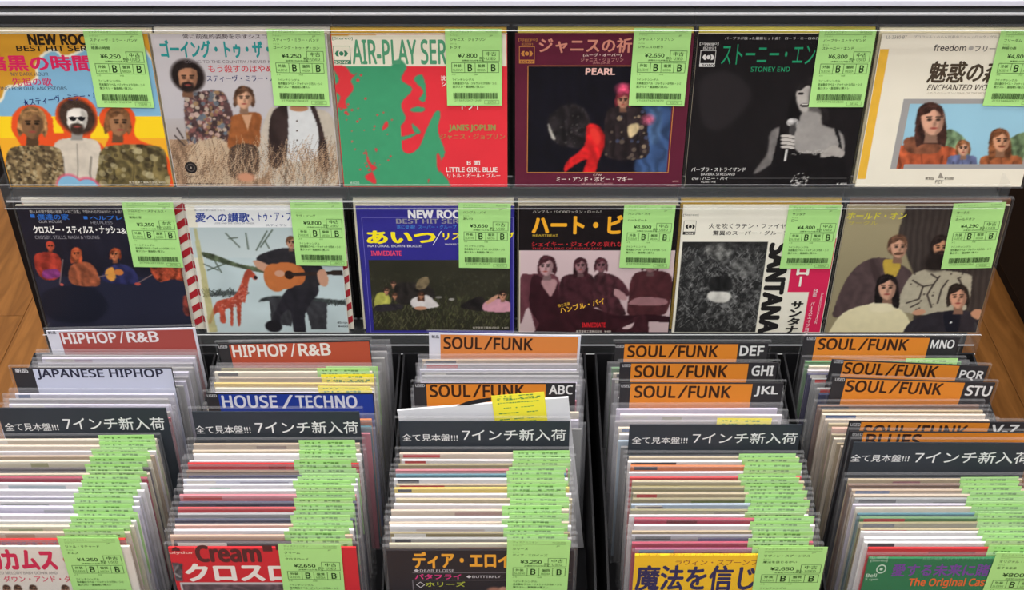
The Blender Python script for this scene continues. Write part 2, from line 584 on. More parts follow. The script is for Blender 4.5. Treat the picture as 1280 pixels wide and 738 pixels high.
# black fixture further along the aisle, right
fx = thing('display_cabinet', 'black display cabinet across the wooden aisle on the right', 'cabinet', (1.36, 1.75, 0))
obj('carcass', box_mesh('carcass', [(-0.33, 0.33, -0.75, 0.95, 0.05, 1.05)], [BLACK], bevel=0.004), fx)
obj('plinth', box_mesh('plinth', [(-0.31, 0.31, -0.73, 0.93, 0.0, 0.05)], [BLACK]), fx)
obj('worktop', box_mesh('worktop', [(-0.345, 0.345, -0.765, 0.965, 1.05, 1.075)], [BLACK], bevel=0.003), fx)

# ------------------------------------------------------------------ the display rack
YP = 1.176
rack = thing('record_rack', 'black upright rack holding two rows of framed record sleeves', 'rack', (0, YP, 0))
obj('back_panel', box_mesh('back_panel', [(-0.566, 0.550, 0.0, 0.012, 0.47, 1.09)], [BLACK]), rack)
for x in (-0.577, 0.551):
    obj('side_post', box_mesh('side_post', [(x, x + 0.011, -0.004, 0.30, 0.0, 1.09)], [BLACK], bevel=0.001), rack)
obj('lower_panel', box_mesh('lower_panel', [(-0.566, 0.550, 0.0, 0.30, 0.0, 0.47)], [BLACK]), rack)
obj('rear_panel', box_mesh('rear_panel', [(-0.566, 0.550, 0.29, 0.30, 0.47, 1.09)], [BLACK]), rack)
obj('top_deck', box_mesh('top_deck', [(-0.60, 0.60, -0.046, 0.30, 1.0905, 1.098)], [DECK], bevel=0.0015), rack)
for x in (-0.3685, -0.187, 0.0025, 0.1895, 0.3765):
    obj('divider_rib', box_mesh('divider_rib', [(x - 0.002, x + 0.002, -0.006, 0.0, 0.66, 1.085)], [BLACK]), rack)

def ledge(label, x0, x1, z_low, z_high, z_shelf):
    t = thing('acrylic_ledge', label, 'ledge', (0, 1.12, z_shelf))
    fm = (0, 0, 0, 0, 1, 1)
    obj('front_lip', box_mesh('front_lip', [(x0, x1, -0.0025, 0.0, z_low - z_shelf, z_high - z_shelf)], [ACRYL, ACRYL_EDGE], fm, bevel=0.0006), t)
    obj('shelf_plate', box_mesh('shelf_plate', [(x0 + 0.004, x1 - 0.004, 0.0002, 0.050, -0.0025, 0.0)], [ACRYL, ACRYL_EDGE], (0, 0, 1, 1, 0, 0)), t)
    for x in (x0, x1 - 0.0025):
        obj('end_cap', box_mesh('end_cap', [(x, x + 0.0025, 0.0002, 0.022, z_low - z_shelf, z_high - z_shelf)], [ACRYL], (0, 0, 0, 0, 0, 0)), t)
    return t
ledge('clear acrylic ledge along the top edge above the upper sleeves', -0.60, 0.60, 1.0705, 1.0895, 1.0885)
ledge('clear acrylic ledge between the upper and the lower row of sleeves', -0.553, 0.536, 0.8590, 0.8900, 0.8690)
ledge('clear acrylic ledge below the lower row, just above the bins', -0.553, 0.553, 0.6500, 0.6800, 0.6640)

# ------------------------------------------------------------------ records: shared shapes
W = 0.180
H1, H2, HB = 0.178, 0.1775, 0.180
T = 0.003
def jacket_mesh(w, h, t, c, edge=None):
    return box_mesh('jacket', [(-w / 2, w / 2, -t / 2, t / 2, 0, h)], [paper(c), paper(edge or c)], (1, 1, 0, 0, 1, 1))
SLEEVE_D = {}
def sleeve_mesh(w, h, t, film, edge):
    k = (w, h, t, film.name)
    if k not in SLEEVE_D:
        SLEEVE_D[k] = box_mesh('clear_sleeve', [(-w / 2, w / 2, -t / 2, t / 2, -0.001, h)], [film, edge], (1, 1, 0, 0, 1, 1))
    return SLEEVE_D[k]

INKG = (64, 98, 50)
TAGW, TAGH = 0.0595, 0.0885
def tag_fn(w, h):
    return lambda u, v: (-w / 2 + u * w, -v * h)
def tag_print(price, artist, title, seed, lines=2):
    """the printed price tag; u,v run 0..1 from its top left corner"""
    P = Print(tag_fn(TAGW, TAGH), -0.00018)
    r = random.Random(seed)
    g2 = (96, 140, 70)
    P.text('ディスクユニオン', .09, .018, .48, .048, g2)
    P.text('No.%07d' % r.randint(1000000, 9999999), .72, .02, .93, .045, g2)
    P.rect(.09, .062, .93, .066, g2)
    P.text('アーティスト', .09, .075, .24, .095, g2)
    P.text('JP', .78, .078, .84, .100, INKG)
    if artist:
        P.text(artist, .09, .115, min(.9, .09 + .062 * len(artist)), .155, INKG, 0.008)
    P.text('タイトル', .09, .18, .20, .20, g2)
    if title:
        P.text(title, .09, .215, min(.9, .09 + .062 * len(title)), .252, INKG, 0.008)
    P.text(price, .22, .315, .56, .372, (40, 66, 34), 0.02)
    P.text('税込', .60, .355, .70, .388, INKG, 0.01)
    P.text('消費税10%対象商品', .28, .392, .68, .415, INKG)
    P.frame(.66, .275, .96, .412, INKG, 0.0004)
    P.text('中古', .72, .290, .90, .345, INKG, 0.01)
    P.text('USED', .73, .360, .89, .395, INKG)
    P.frame(.10, .430, .95, .560, INKG, 0.0004)
    for u in (.33, .52, .74):
        P.rect(u, .430, u + .006, .560, INKG, False)
    P.text('外装', .145, .450, .275, .490, INKG, 0.012)
    P.text('SLEEVE', .125, .510, .300, .540, g2)
    P.text('B', .390, .450, .465, .540, (40, 66, 34), 0.02)
    P.text('盤質', .570, .450, .700, .490, INKG, 0.012)
    P.text('MEDIA', .560, .510, .705, .540, g2)
    P.text('B', .810, .450, .885, .540, (40, 66, 34), 0.02)
    P.text('メモ', .10, .572, .17, .592, g2)
    P.text('内容', .50, .572, .57, .592, g2)
    P.text('7インチシングル', .11, .635, .50, .665, INKG)
    P.text('見本盤白ラベル・ジャケット少汚れ・シミ', .11, .680, .90, .715, INKG, 0.015)
    if lines > 1:
        P.text('盤少スレ・盤面軽い薄スレ', .11, .728, .68, .760, INKG, 0.012)
    x = .12
    while x < .92:
        w = r.choice((.005, .008, .012))
        P.rect(x, .825, x + w, .905, (46, 74, 38), False)
        x += w + r.choice((.005, .007, .010))
    P.text('%013d' % r.randint(2100000000000, 2199999999999), .14, .915, .62, .938, g2)
    P.frame(.68, .925, .95, .975, g2, 0.0003)
    P.text('%d' % r.randint(10000, 99999), .74, .935, .89, .965, g2)
    return P.mesh('tag_print')
TAG_MESH = box_mesh('price_tag', [(-TAGW / 2, TAGW / 2, -0.00015, 0.00015, -TAGH, 0)], [TAG])
TAG_Y_MESH = box_mesh('price_tag', [(-TAGW / 2, TAGW / 2, -0.00015, 0.00015, -TAGH, 0)], [TAG_Y])
_P = Print(tag_fn(TAGW, TAGH), -0.00018)
_r = random.Random(3)
for v in (.03, .085, .115, .20, .33, .46, .62, .70):
    u = .1
    while u < .85:
        w = _r.uniform(.02, .07)
        if _r.random() < .72:
            _P.rect(u, v, u + w, v + _r.uniform(.014, .030), (104, 150, 76), False)
        u += w + .012
TAG_SMALL_PRINT = _P.mesh('tag_print')

def logo(P, x0, y0, x1, y1, dark, paperc, strip, word):
    """square label mark: an eye of arcs and a disc over a strip with the maker's word"""
    h = y1 - y0
    P.text('[Stereo]', x0 - 3, y0 - h * .48, x1 + 10, y0 - h * .30, strip)
    P.rect(x0, y0, x1, y1, dark)
    P.rect(x0 + 2.2, y0 + 2.2, x1 - 2.2, y0 + h * .78, paperc)
    cx, cy, r = (x0 + x1) / 2, y0 + h * .42, (x1 - x0) * .13
    for k in (-1, 1):
        P.poly([(cx + k * r * 3.0, cy), (cx + k * r * 2.2, cy - r * 1.2), (cx + k * r * 1.1, cy - r * 1.35), (cx + k * r * 1.5, cy), (cx + k * r * 1.1, cy + r * 1.35), (cx + k * r * 2.2, cy + r * 1.2)][::(1 if k > 0 else -1)], dark)
    P.disc(cx, cy, r, r, dark)
    P.text(word, x0 + 6, y0 + h * .83, x1 - 6, y1 - 2.5, paperc, 0.03)

def display_record(row, left, label, base, frame, tagbox, tag, paint=None, letters=None, behind=None, w=W, edge=(226, 218, 196)):
    if row == 1:
        y, z, lean, h, ys = 1.147, 0.8700, -math.radians(4.0), H1, 1.1535
    else:
        y, z, lean, h, ys = 1.1424, 0.6650, -math.radians(2.8), H2, 1.149
    if behind:
        b = thing('vinyl_single', behind[1], 'record', (left + w / 2 + behind[2], ys, z + 0.0003), (lean, 0, 0))
        b['group'] = 'records on the display rack'
        jm = jacket_mesh(W, h + behind[3], T, behind[0])
        jo = obj('jacket', jm, b)
        if len(behind) > 4:
            behind[4](jo, h + behind[3])
        obj('clear_sleeve', sleeve_mesh(W + .004, h + .006, T + .0012, FILM_DISPLAY, FILM_EDGE), b)
    t = thing('vinyl_single', label, 'record', (left + w / 2, y, z), (lean, 0, 0), 'records on the display rack')
    j = obj('jacket', jacket_mesh(w, h, T, base, edge), t)
    fn = surface_map(t, -T / 2, frame)
    if paint:
        c = Canvas(fn, -w / 2 + .0006, w / 2 - .0006, 0.0006, h - .0006, 190, seed=int(abs(left) * 1000) + row)
        paint(c)
        c.build('artwork', j, -T / 2 - .00005)
    if letters:
        P = Print(fn, -T / 2 - .00008)
        P.xlim = w / 2 - .0002
        letters(P)
        P.build('lettering', j)
    obj('clear_sleeve', sleeve_mesh(w + .005, h + .009, T + .0024, FILM_DISPLAY, FILM_EDGE), t)
    # tag
    fs = surface_map(t, -T / 2 - .002, (0, 0, 1))
    (xa, ya), (xb, yb), (xc, yc) = tagbox                  # top left, top right, bottom left
    a, b2, c2 = fs(xa, ya), fs(xb, yb), fs(xc, yc)
    tg = obj('price_tag', TAG_MESH, t)
    tg.location = ((a[0] + b2[0]) / 2, -T / 2 - .0018, (a[1] + b2[1]) / 2)
    tg.scale = ((b2[0] - a[0]) / TAGW, 1, (a[1] - c2[1]) / TAGH)
    tg.rotation_euler = (0, -math.atan2(b2[1] - a[1], b2[0] - a[0]), 0)
    tg['label'] = 'green price tag marked ' + tag[0]
    obj('tag_print', tag_print(*tag), tg)
    return t

def torso(c, x, y, w, h, col, nz=.25, neck=None):
    dk = tuple(np.array(col, float) * .6)
    m = c.poly([(x - w * .18, y), (x + w * .18, y), (x + w * .46, y + h * .10), (x + w * .52, y + h * .5), (x + w * .48, y + h), (x - w * .48, y + h), (x - w * .52, y + h * .5), (x - w * .46, y + h * .10)], col, nz=nz, cells=26)
    for s in (-1, 1):
        c.line([(x + s * w * .30, y + h * .38), (x + s * w * .27, y + h * .7), (x + s * w * .33, y + h * .98)], dk, 1.6, .7)
    c.line([(x, y + h * .12), (x + w * .02, y + h * .6), (x - w * .01, y + h)], dk, .8, .5)
    return m

GOLD = (205, 165, 50)
# ---- row 1, sleeve 1
def art11(c):
    c.fill((204, 148, 44), .05, 6)
    c.poly([(-80, 440), (-60, 390), (0, 375), (22, 325), (75, 315), (132, 292), (132, 245), (160, 200), (205, 184), (240, 208), (285, 195), (340, 165), (430, 150), (520, 150), (610, 300), (620, 445)], (232, 228, 210))
    m = c.poly([(-80, 448), (-60, 400), (5, 385), (30, 335), (85, 325), (142, 300), (142, 250), (168, 208), (205, 194), (240, 218), (290, 205), (345, 175), (430, 160), (520, 160), (610, 310), (620, 448)], (128, 178, 208), .04, cells=5)
    c.rect(-120, 437, 700, 520, (246, 208, 34))
    c.rect(-120, 519, 700, 720, (238, 172, 44))
    R = (226, 82, 36)
    for p in ([(50, 430), (90, 398), (150, 400), (195, 440), (205, 510), (240, 560), (250, 720), (-10, 720), (20, 610), (80, 560), (45, 490)],
              [(215, 400), (250, 370), (320, 368), (362, 410), (366, 470), (340, 520), (395, 560), (420, 720), (160, 720), (190, 520), (240, 500), (210, 450)],
              [(380, 420), (420, 392), (480, 400), (510, 440), (505, 500), (530, 530), (600, 560), (640, 610), (650, 720), (370, 720), (395, 560), (410, 510), (375, 460)]):
        c.poly(p, R)
    torso(c, 290, 520, 180, 190, (206, 196, 180), .08)
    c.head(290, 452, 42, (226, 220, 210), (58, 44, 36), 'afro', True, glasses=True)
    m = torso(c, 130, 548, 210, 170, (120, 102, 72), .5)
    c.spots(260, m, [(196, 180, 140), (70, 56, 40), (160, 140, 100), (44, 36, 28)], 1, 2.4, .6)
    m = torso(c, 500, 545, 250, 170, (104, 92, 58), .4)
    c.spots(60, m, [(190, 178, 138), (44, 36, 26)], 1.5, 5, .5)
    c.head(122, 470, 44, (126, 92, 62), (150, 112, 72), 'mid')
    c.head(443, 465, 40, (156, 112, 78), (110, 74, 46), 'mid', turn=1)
    c.ell(266, 706, 52, 50, (214, 92, 120))
    c.ell(335, 716, 48, 48, (214, 92, 120))
    c.ell(266, 709, 47, 46, (128, 178, 208), edge=.06)
    c.ell(335, 720, 43, 44, (128, 178, 208), edge=.06)
def let11(P):
    P.text('NEW ROCK', 103, 130, 318, 168, (36, 26, 18), 0.055, vis='NEW ROC')
    P.text('BEST HIT SERIES', 60, 172, 325, 192, (36, 26, 18), 0.03, vis='BEST HIT SER')
    P.text('暗黒の時間', -58, 208, 338, 266, (214, 38, 92), 0.04)
    P.text('MY DARK HOUR', 40, 272, 180, 285, (60, 70, 90))
    P.text('先祖の歌', 42, 292, 192, 322, (206, 40, 96), 0.012)
    P.text('SONG FOR OUR ANCESTORS', -20, 326, 250, 339, (60, 70, 90))
    P.text('★スティーヴ・ミラー・バンド', 82, 372, 420, 400, (34, 44, 108), 0.012, ang=.115)
    P.text('東芝音楽工業株式会社  ¥400', 485, 682, 622, 691, (224, 214, 190))
# ---- row 1, sleeve 2
def art12(c):
    c.vgrad(20, 420, (206, 200, 200), (184, 180, 184))
    c.vgrad(420, 760, (178, 172, 172), (146, 124, 108))
    c.rect(-60, 505, 760, 720, (150, 122, 98), .25, 14)
    torso(c, 590, 380, 250, 330, (186, 176, 160), .08)
    c.poly([(440, 400), (470, 375), (500, 420), (440, 640), (375, 660), (390, 560)], (188, 178, 164), .06)
    c.poly([(520, 370), (622, 372), (655, 480), (640, 580), (514, 582)], (206, 208, 208), .04)
    c.poly([(500, 365), (524, 385), (516, 590), (450, 610), (452, 420)], (52, 40, 38), .2)
    c.poly([(616, 372), (640, 380), (690, 560), (686, 640), (650, 600), (650, 470)], (52, 40, 38), .2)
    c.ell(570, 378, 38, 14, (180, 130, 96))
    for y in (430, 470, 510, 555):
        c.ell(562, y, 4, 4, (90, 80, 74))
    m = c.poly([(120, 320), (240, 305), (280, 350), (305, 450), (270, 545), (130, 552), (104, 440), (100, 360)], (84, 62, 62), .3)
    c.spots(300, m, [(190, 160, 150), (130, 84, 80), (100, 110, 120), (196, 180, 160), (54, 42, 44), (150, 120, 84)], 1, 3.2, .85)
    c.poly([(135, 530), (280, 520), (300, 700), (120, 700)], (186, 164, 138), .1)
    c.head(114, 258, 42, (176, 126, 96), (34, 26, 24), 'afro', True)
    c.poly([(300, 408), (408, 398), (410, 470), (398, 545), (282, 545), (290, 450)], (142, 84, 46), .15)
    c.poly([(335, 405), (378, 402), (360, 470)], (196, 150, 116))
    c.poly([(290, 540), (398, 536), (390, 660), (290, 660)], (70, 56, 48), .2)
    c.head(345, 340, 34, (204, 158, 128), (86, 60, 44), 'mid')
    G = [(192, 160, 128), (170, 138, 108), (206, 180, 150), (116, 90, 70), (96, 72, 56)]
    c.grass(620, -30, 730, 560, 720, 80, G, .6, .5)
    c.grass(260, -30, 730, 620, 720, 130, G, .6, .4)
    c.ell(352, 662, 36, 18, (196, 140, 110), edge=.3)
    for a in ((70, 460, 95, 500), (60, 490, 100, 530)):
        c.line([a[:2], a[2:]], (60, 50, 50), .7)
def let12(P):
    P.text('常に前進的姿勢を示すシスコの雄', 92, 74, 436, 94, (70, 56, 56), 0.006, vis='常に前進的姿勢を示すシスコ')
    P.text('ゴーイング・トゥ・ザ・カントリー', -4, 100, 442, 170, (44, 148, 146), 0.045, vis='ゴーイング・トゥ・ザ・')
    P.text('GOING TO THE COUNTRY / NEVER KILL ANOTHER MAN', 100, 181, 560, 193, (110, 100, 104), vis='GOING TO THE COUNTRY / NEVER KILL ANOTH')
    P.text('もう殺すのはやめろ', 196, 200, 462, 231, (206, 66, 76), 0.016, vis='もう殺すのはやめ')
    P.text('スティーヴ・ミラー・バンド', 190, 242, 474, 268, (44, 50, 104), 0.016, vis='スティーヴ・ミラー・バ')
    P.disc(127, 622, 25, 24, (36, 32, 32))
    P.disc(127, 622, 17, 16, (92, 84, 80))
    P.disc(127, 622, 14, 13, (36, 32, 32))
    P.disc(127, 622, 4, 4, (150, 140, 130))
    P.text('Capitol', 104, 652, 156, 664, (54, 44, 42))
    P.text('東芝音楽工業株式会社', 108, 684, 262, 692, (66, 54, 48))
# ---- row 1, sleeve 3
def art13(c):
    c.fill((222, 52, 62), .03, 8)
    c.rect(-60, -10, 800, 206, (234, 228, 206))
    c.rect(-60, -10, 30, 76, (196, 152, 44))
    c.poly([(0, 60), (270, 60), (255, 74), (0, 82)], (196, 152, 44), smooth=False)
    c.rect(-60, -10, 800, 66, (214, 198, 150))
    g = (64, 152, 108)
    c.rect(-60, 207, 285, 800, g, .03, 6)
    c.poly([(270, 190), (322, 206), (300, 260), (345, 300), (300, 360), (318, 420), (288, 470), (300, 540), (330, 565), (372, 540), (402, 470), (440, 392), (462, 402), (450, 470), (480, 560), (452, 620), (500, 690), (480, 760), (200, 760), (180, 400)], g, .03)
    c.poly([(385, 240), (352, 260), (392, 310), (372, 340), (398, 350), (400, 290)], g)
    for p in ([(335, 385), (360, 372), (395, 376), (390, 392), (355, 394)], [(345, 440), (378, 470), (372, 484), (350, 470)], [(288, 500), (330, 488), (370, 478), (340, 498), (300, 510)]):
        c.poly(p, g)
    r = (214, 56, 62)
    for p in ([(20, 207), (70, 207), (100, 240), (125, 230), (95, 262), (104, 300), (70, 350), (80, 378), (40, 372), (50, 330), (20, 300), (45, 260)],
              [(155, 545), (172, 600), (200, 625), (150, 660), (195, 690), (192, 660), (162, 600)],
              [(240, 430), (248, 450), (222, 470), (226, 450)], [(190, 540), (204, 545), (198, 560)], [(408, 670), (418, 668), (412, 685)],
              [(450, 560), (466, 600), (456, 640), (444, 600)]):
        c.poly(p, r)
    c.spots(24, c.mask([(100, 400), (260, 400), (260, 600), (130, 640)]), [r], .6, 1.4)
    c.spots(16, c.mask([(20, 220), (160, 220), (140, 420), (30, 400)]), [r], .8, 2)
def let13(P):
    P.text('AIR-PLAY SERIES', 96, 98, 482, 196, (84, 156, 116), 0.03, vis='AIR-PLAY SER')
    logo(P, 20, 122, 90, 197, (60, 130, 96), (234, 228, 206), (60, 130, 96), 'SONY')
    P.text('沈', 462, 244, 484, 264, (240, 232, 226), 0.02)
    P.text('シ', 466, 268, 484, 288, (240, 232, 226), 0.02)
    P.text('トライ', 548, 352, 622, 382, (240, 232, 226), 0.03)
    P.text('JANIS JOPLIN', 495, 445, 686, 474, (150, 148, 84), 0.05)
    P.text('ジャニス・ジョプリン', 460, 483, 726, 505, (168, 140, 80), 0.012)
    P.text('B 面', 570, 593, 624, 611, (240, 232, 226), 0.02)
    P.text('LITTLE GIRL BLUE', 485, 620, 694, 639, (240, 232, 226), 0.02)
    P.text('リトル・ガール・ブルー', 490, 645, 706, 662, (240, 232, 226), 0.012)
    P.text('¥400', 90, 678, 128, 688, (200, 222, 204))
# ---- row 1, sleeve 4
def art14(c):
    c.fill((92, 30, 50), .06, 12)
    c.rect(100, 206, 706, 640, (16, 15, 24), .2, 8)
    m = c.poly([(560, 380), (712, 330), (712, 645), (540, 645), (560, 520)], (52, 74, 112), .35, soft=6, cells=7)
    c.poly([(600, 380), (640, 370), (640, 500), (600, 520)], (86, 116, 150), .3, soft=8, a=.5)
    m = c.poly([(180, 420), (260, 360), (330, 380), (360, 470), (320, 540), (210, 520)], (34, 30, 32), .5, soft=4)
    c.spots(40, m, [(110, 106, 100), (70, 66, 70)], .6, 1.4, .5)
    c.poly([(182, 440), (200, 480), (212, 505), (198, 505), (184, 470)], (180, 176, 166), soft=2)
    m = torso(c, 500, 370, 170, 210, (40, 32, 34), .3)
    c.spots(26, m, [(170, 150, 120), (110, 96, 84), (70, 80, 110)], 1, 3.2, .7)
    c.poly([(340, 450), (380, 446), (412, 490), (408, 545), (386, 600), (372, 645), (325, 645), (338, 590), (290, 612), (250, 640), (256, 600), (330, 530)], (196, 32, 34), .25, soft=2)
    c.poly([(350, 470), (378, 460), (398, 500), (380, 530)], (232, 60, 50), soft=3, a=.8)
    c.head(488, 348, 26, (176, 124, 100), (118, 40, 50), 'mid')
    c.ell(492, 300, 34, 24, (190, 70, 100), nz=.4, edge=.4, cells=60)
    c.ell(590, 425, 24, 20, (176, 84, 110), nz=.5, edge=.5, cells=60)
    c.poly([(510, 450), (548, 440), (552, 470), (520, 500), (508, 480)], (190, 170, 130), .2, soft=2)
    c.rect(706, 150, 900, 900, (92, 30, 50), .06, 12)
    c.rect(-60, 641, 900, 900, (92, 30, 50), .06, 12)
def let14(P):
    gold = (196, 132, 66)
    P.frame(97, 203, 709, 643, gold, 0.0007)
    P.text('ジャニスの祈り', 145, 90, 525, 150, (208, 138, 118), 0.03, vis='ジャニスの祈')
    P.text('(ムーヴ・オーバー)', 325, 153, 482, 168, (232, 210, 200), 0.02)
    P.text('ジャニス・ジョプリン', 315, 171, 490, 187, (206, 150, 140))
    P.text('JANIS JOPLIN', 364, 190, 434, 197, (206, 150, 140))
    P.text('PEARL', 336, 214, 455, 240, (236, 190, 180), 0.04)
    P.text('CBSA', 76, 99, 112, 108, gold)
    P.text('82091', 72, 111, 118, 120, gold)
    logo(P, 62, 124, 126, 194, gold, (92, 30, 50), gold, 'SONY')
    P.text('c/w', 366, 646, 400, 655, (226, 200, 190))
    P.text('ミー・アンド・ボビー・マギー', 215, 658, 526, 679, (232, 214, 206), 0.016)
    P.text('ME AND BOBBY McGEE', 318, 684, 446, 692, (200, 150, 150))
    P.text('¥400', 690, 674, 716, 681, (200, 150, 150))
    P.text('¥ 400', 668, 690, 706, 697, (200, 150, 150))
# ---- row 1, sleeve 5
def art15(c):
    c.fill((24, 21, 23), .12, 5)
    c.poly([(100, 260), (230, 230), (310, 330), (200, 460), (110, 440)], (46, 42, 44), soft=14, a=.6)
    c.poly([(470, 340), (560, 270), (600, 300), (600, 420), (470, 470)], (14, 12, 13), soft=2)
    sk = (176, 170, 164)
    c.poly([(500, 300), (552, 272), (580, 330), (578, 400), (520, 398), (494, 350)], sk, .08, soft=2)
    c.poly([(498, 300), (520, 262), (570, 250), (620, 300), (625, 430), (590, 400), (575, 330), (545, 285), (510, 305)], (30, 27, 28), .4)
    c.poly([(545, 380), (590, 380), (596, 440), (550, 430)], (96, 92, 90), soft=4)
    c.poly([(545, 300), (575, 320), (575, 390), (548, 396)], (104, 100, 98), soft=4, a=.8)
    c.ell(512, 318, 12, 6, (40, 36, 36))
    c.ell(528, 366, 20, 8, (60, 52, 52))
    c.ell(528, 362, 13, 3, (220, 216, 210))
    c.poly([(520, 395), (590, 400), (600, 445), (668, 470), (690, 510), (686, 570), (650, 560), (600, 575), (500, 560), (470, 470), (500, 440)], (150, 146, 142), .08, soft=2)
    c.poly([(385, 480), (430, 455), (440, 500), (420, 580), (340, 640), (320, 640), (375, 560)], (112, 108, 106), .12, soft=3)
    c.poly([(425, 470), (436, 455), (500, 560), (660, 545), (650, 470), (664, 466), (682, 560), (690, 720), (400, 720)], (18, 16, 18), .2, soft=1)
    m = c.mask([(490, 558), (640, 548), (640, 566), (492, 572)])
    c.spots(40, m, [(190, 186, 180)], .5, 1.0, .7)
    c.ell(478, 436, 25, 17, (150, 148, 146), nz=.4, cells=70)
    c.ell(474, 430, 12, 8, (214, 212, 210), edge=.7)
    c.poly([(465, 452), (492, 452), (484, 490), (466, 490)], (64, 62, 62))
    c.line([(462, 500), (447, 592)], (206, 204, 200), 1.6)
    for k in range(4):
        c.ell(458, 494 + k * 15, 30, 8, (190, 184, 178), rot=-.12)
        c.ell(458, 501 + k * 15, 28, 3, (36, 32, 32), rot=-.12)
    c.poly([(600, 560), (650, 530), (690, 560), (680, 580), (640, 575), (596, 582)], (168, 162, 156), .1)
    m = c.mask([(490, 650), (540, 650), (540, 695), (470, 695)])
    c.spots(60, m, [(210, 208, 204), (150, 148, 144)], .5, 1.2, .9)
def let15(P):
    g, w = (34, 150, 104), (222, 220, 216)
    P.text('バーブラが放った最新ヒット曲！  ローラ・ニーロの作品', 202, 85, 588, 97, w, vis='バーブラが放った最新ヒット曲！  ローラ・ニーロの作')
    P.text('ストーニー・エンド', 192, 116, 576, 200, g, 0.0, vis='ストーニー・エン')
    P.text('STONEY END', 308, 208, 468, 228, g, 0.01)
    P.text('CBSA', 118, 113, 158, 123, w)
    P.text('82091', 112, 126, 164, 137, w)
    logo(P, 101, 140, 165, 208, w, (24, 21, 23), w, 'SONY')
    P.text('バーブラ・ストライザンド', 64, 620, 286, 638, w, 0.016)
    P.text('BARBRA STREISAND', 103, 643, 242, 654, w)
    P.text('c/w : ハニー・パイ', 66, 660, 214, 672, w, 0.005)
    P.text('HONEY PIE', 103, 676, 163, 684, w)
    P.text('¥ 400', 658, 684, 700, 692, w)
    P.rect(216, 664, 700, 666, (90, 88, 88))
# ---- row 1, sleeve 6
def art16(c):
    c.fill((232, 226, 208), .02, 6)
    c.rect(160, 136, 200, 670, (228, 178, 62), .03)
    c.rect(-40, -10, 990, 70, (206, 196, 164))
    c.rect(262, 338, 838, 628, (158, 156, 154))
    m = c.rect(288, 360, 812, 608, (150, 196, 216), .04, 4)
    m2 = c.mask([(430, 480), (470, 470), (520, 520), (520, 610), (420, 610)])
    c.put(m2 * m, (110, 134, 100), .4)
    c.put(c.mask([(700, 500), (820, 480), (820, 612), (690, 612)]) * m, (96, 116, 84), .4)
    torso(c, 330, 530, 300, 120, (172, 84, 52), .25)
    c.poly([(270, 500), (400, 500), (400, 560), (280, 560)], (126, 78, 56), .3)
    torso(c, 500, 570, 120, 80, (104, 112, 150), .2)
    torso(c, 660, 570, 170, 80, (160, 92, 56), .25)
    c.head(372, 430, 50, (208, 158, 132), (58, 36, 30), 'long', turn=1)
    c.head(505, 545, 24, (206, 156, 128), (130, 84, 54), 'mid')
    c.head(655, 515, 36, (204, 150, 116), (110, 68, 42), 'long', turn=1)
    c.ell(662, 533, 16, 4, (110, 68, 42))
    c.rect(262, 338, 288, 628, (158, 156, 154))
    c.rect(200, 338, 262, 628, (232, 226, 208), .02, 6)
    c.rect(262, 609, 838, 628, (158, 156, 154))
    c.rect(150, 628, 990, 800, (232, 226, 208), .02, 6)
def let16(P):
    k, g = (70, 58, 46), (150, 144, 132)
    P.rect(190, 103, 990, 105, (206, 200, 184))
    P.text('LL-2380-BT', 192, 80, 276, 93, (90, 84, 76))
    P.text('プロコール・ハルム出身のニュー・ロック・グループ', 304, 79, 646, 92, g, vis='プロコール・ハルム出身のニュー・ロック・グル')
    P.text('freedom', 388, 117, 520, 143, (54, 46, 42), 0.02)
    P.disc(537, 131, 10, 10, (176, 172, 164))
    P.text('フリーダム', 556, 121, 640, 146, (54, 46, 42), 0.01, vis='フリー')
    P.text('魅惑の森', 372, 186, 596, 272, (74, 62, 48), 0.035, vis='魅惑の', shear=.12)
    P.text('ENCHANTED WOODS', 360, 280, 606, 304, k, 0.006, vis='ENCHANTED WO', shear=.2)
    P.text('ふたりのシーズン / TIME OF THE WOODS', 355, 310, 620, 320, (176, 168, 150))
    P.text('RTG', 352, 661, 384, 671, k, 0.03)
    P.text('R1000', 430, 661, 466, 671, k, 0.02)
    P.poly([(412, 640), (424, 664), (400, 664)], g)
    P.text('FZY', 392, 672, 424, 686, k)
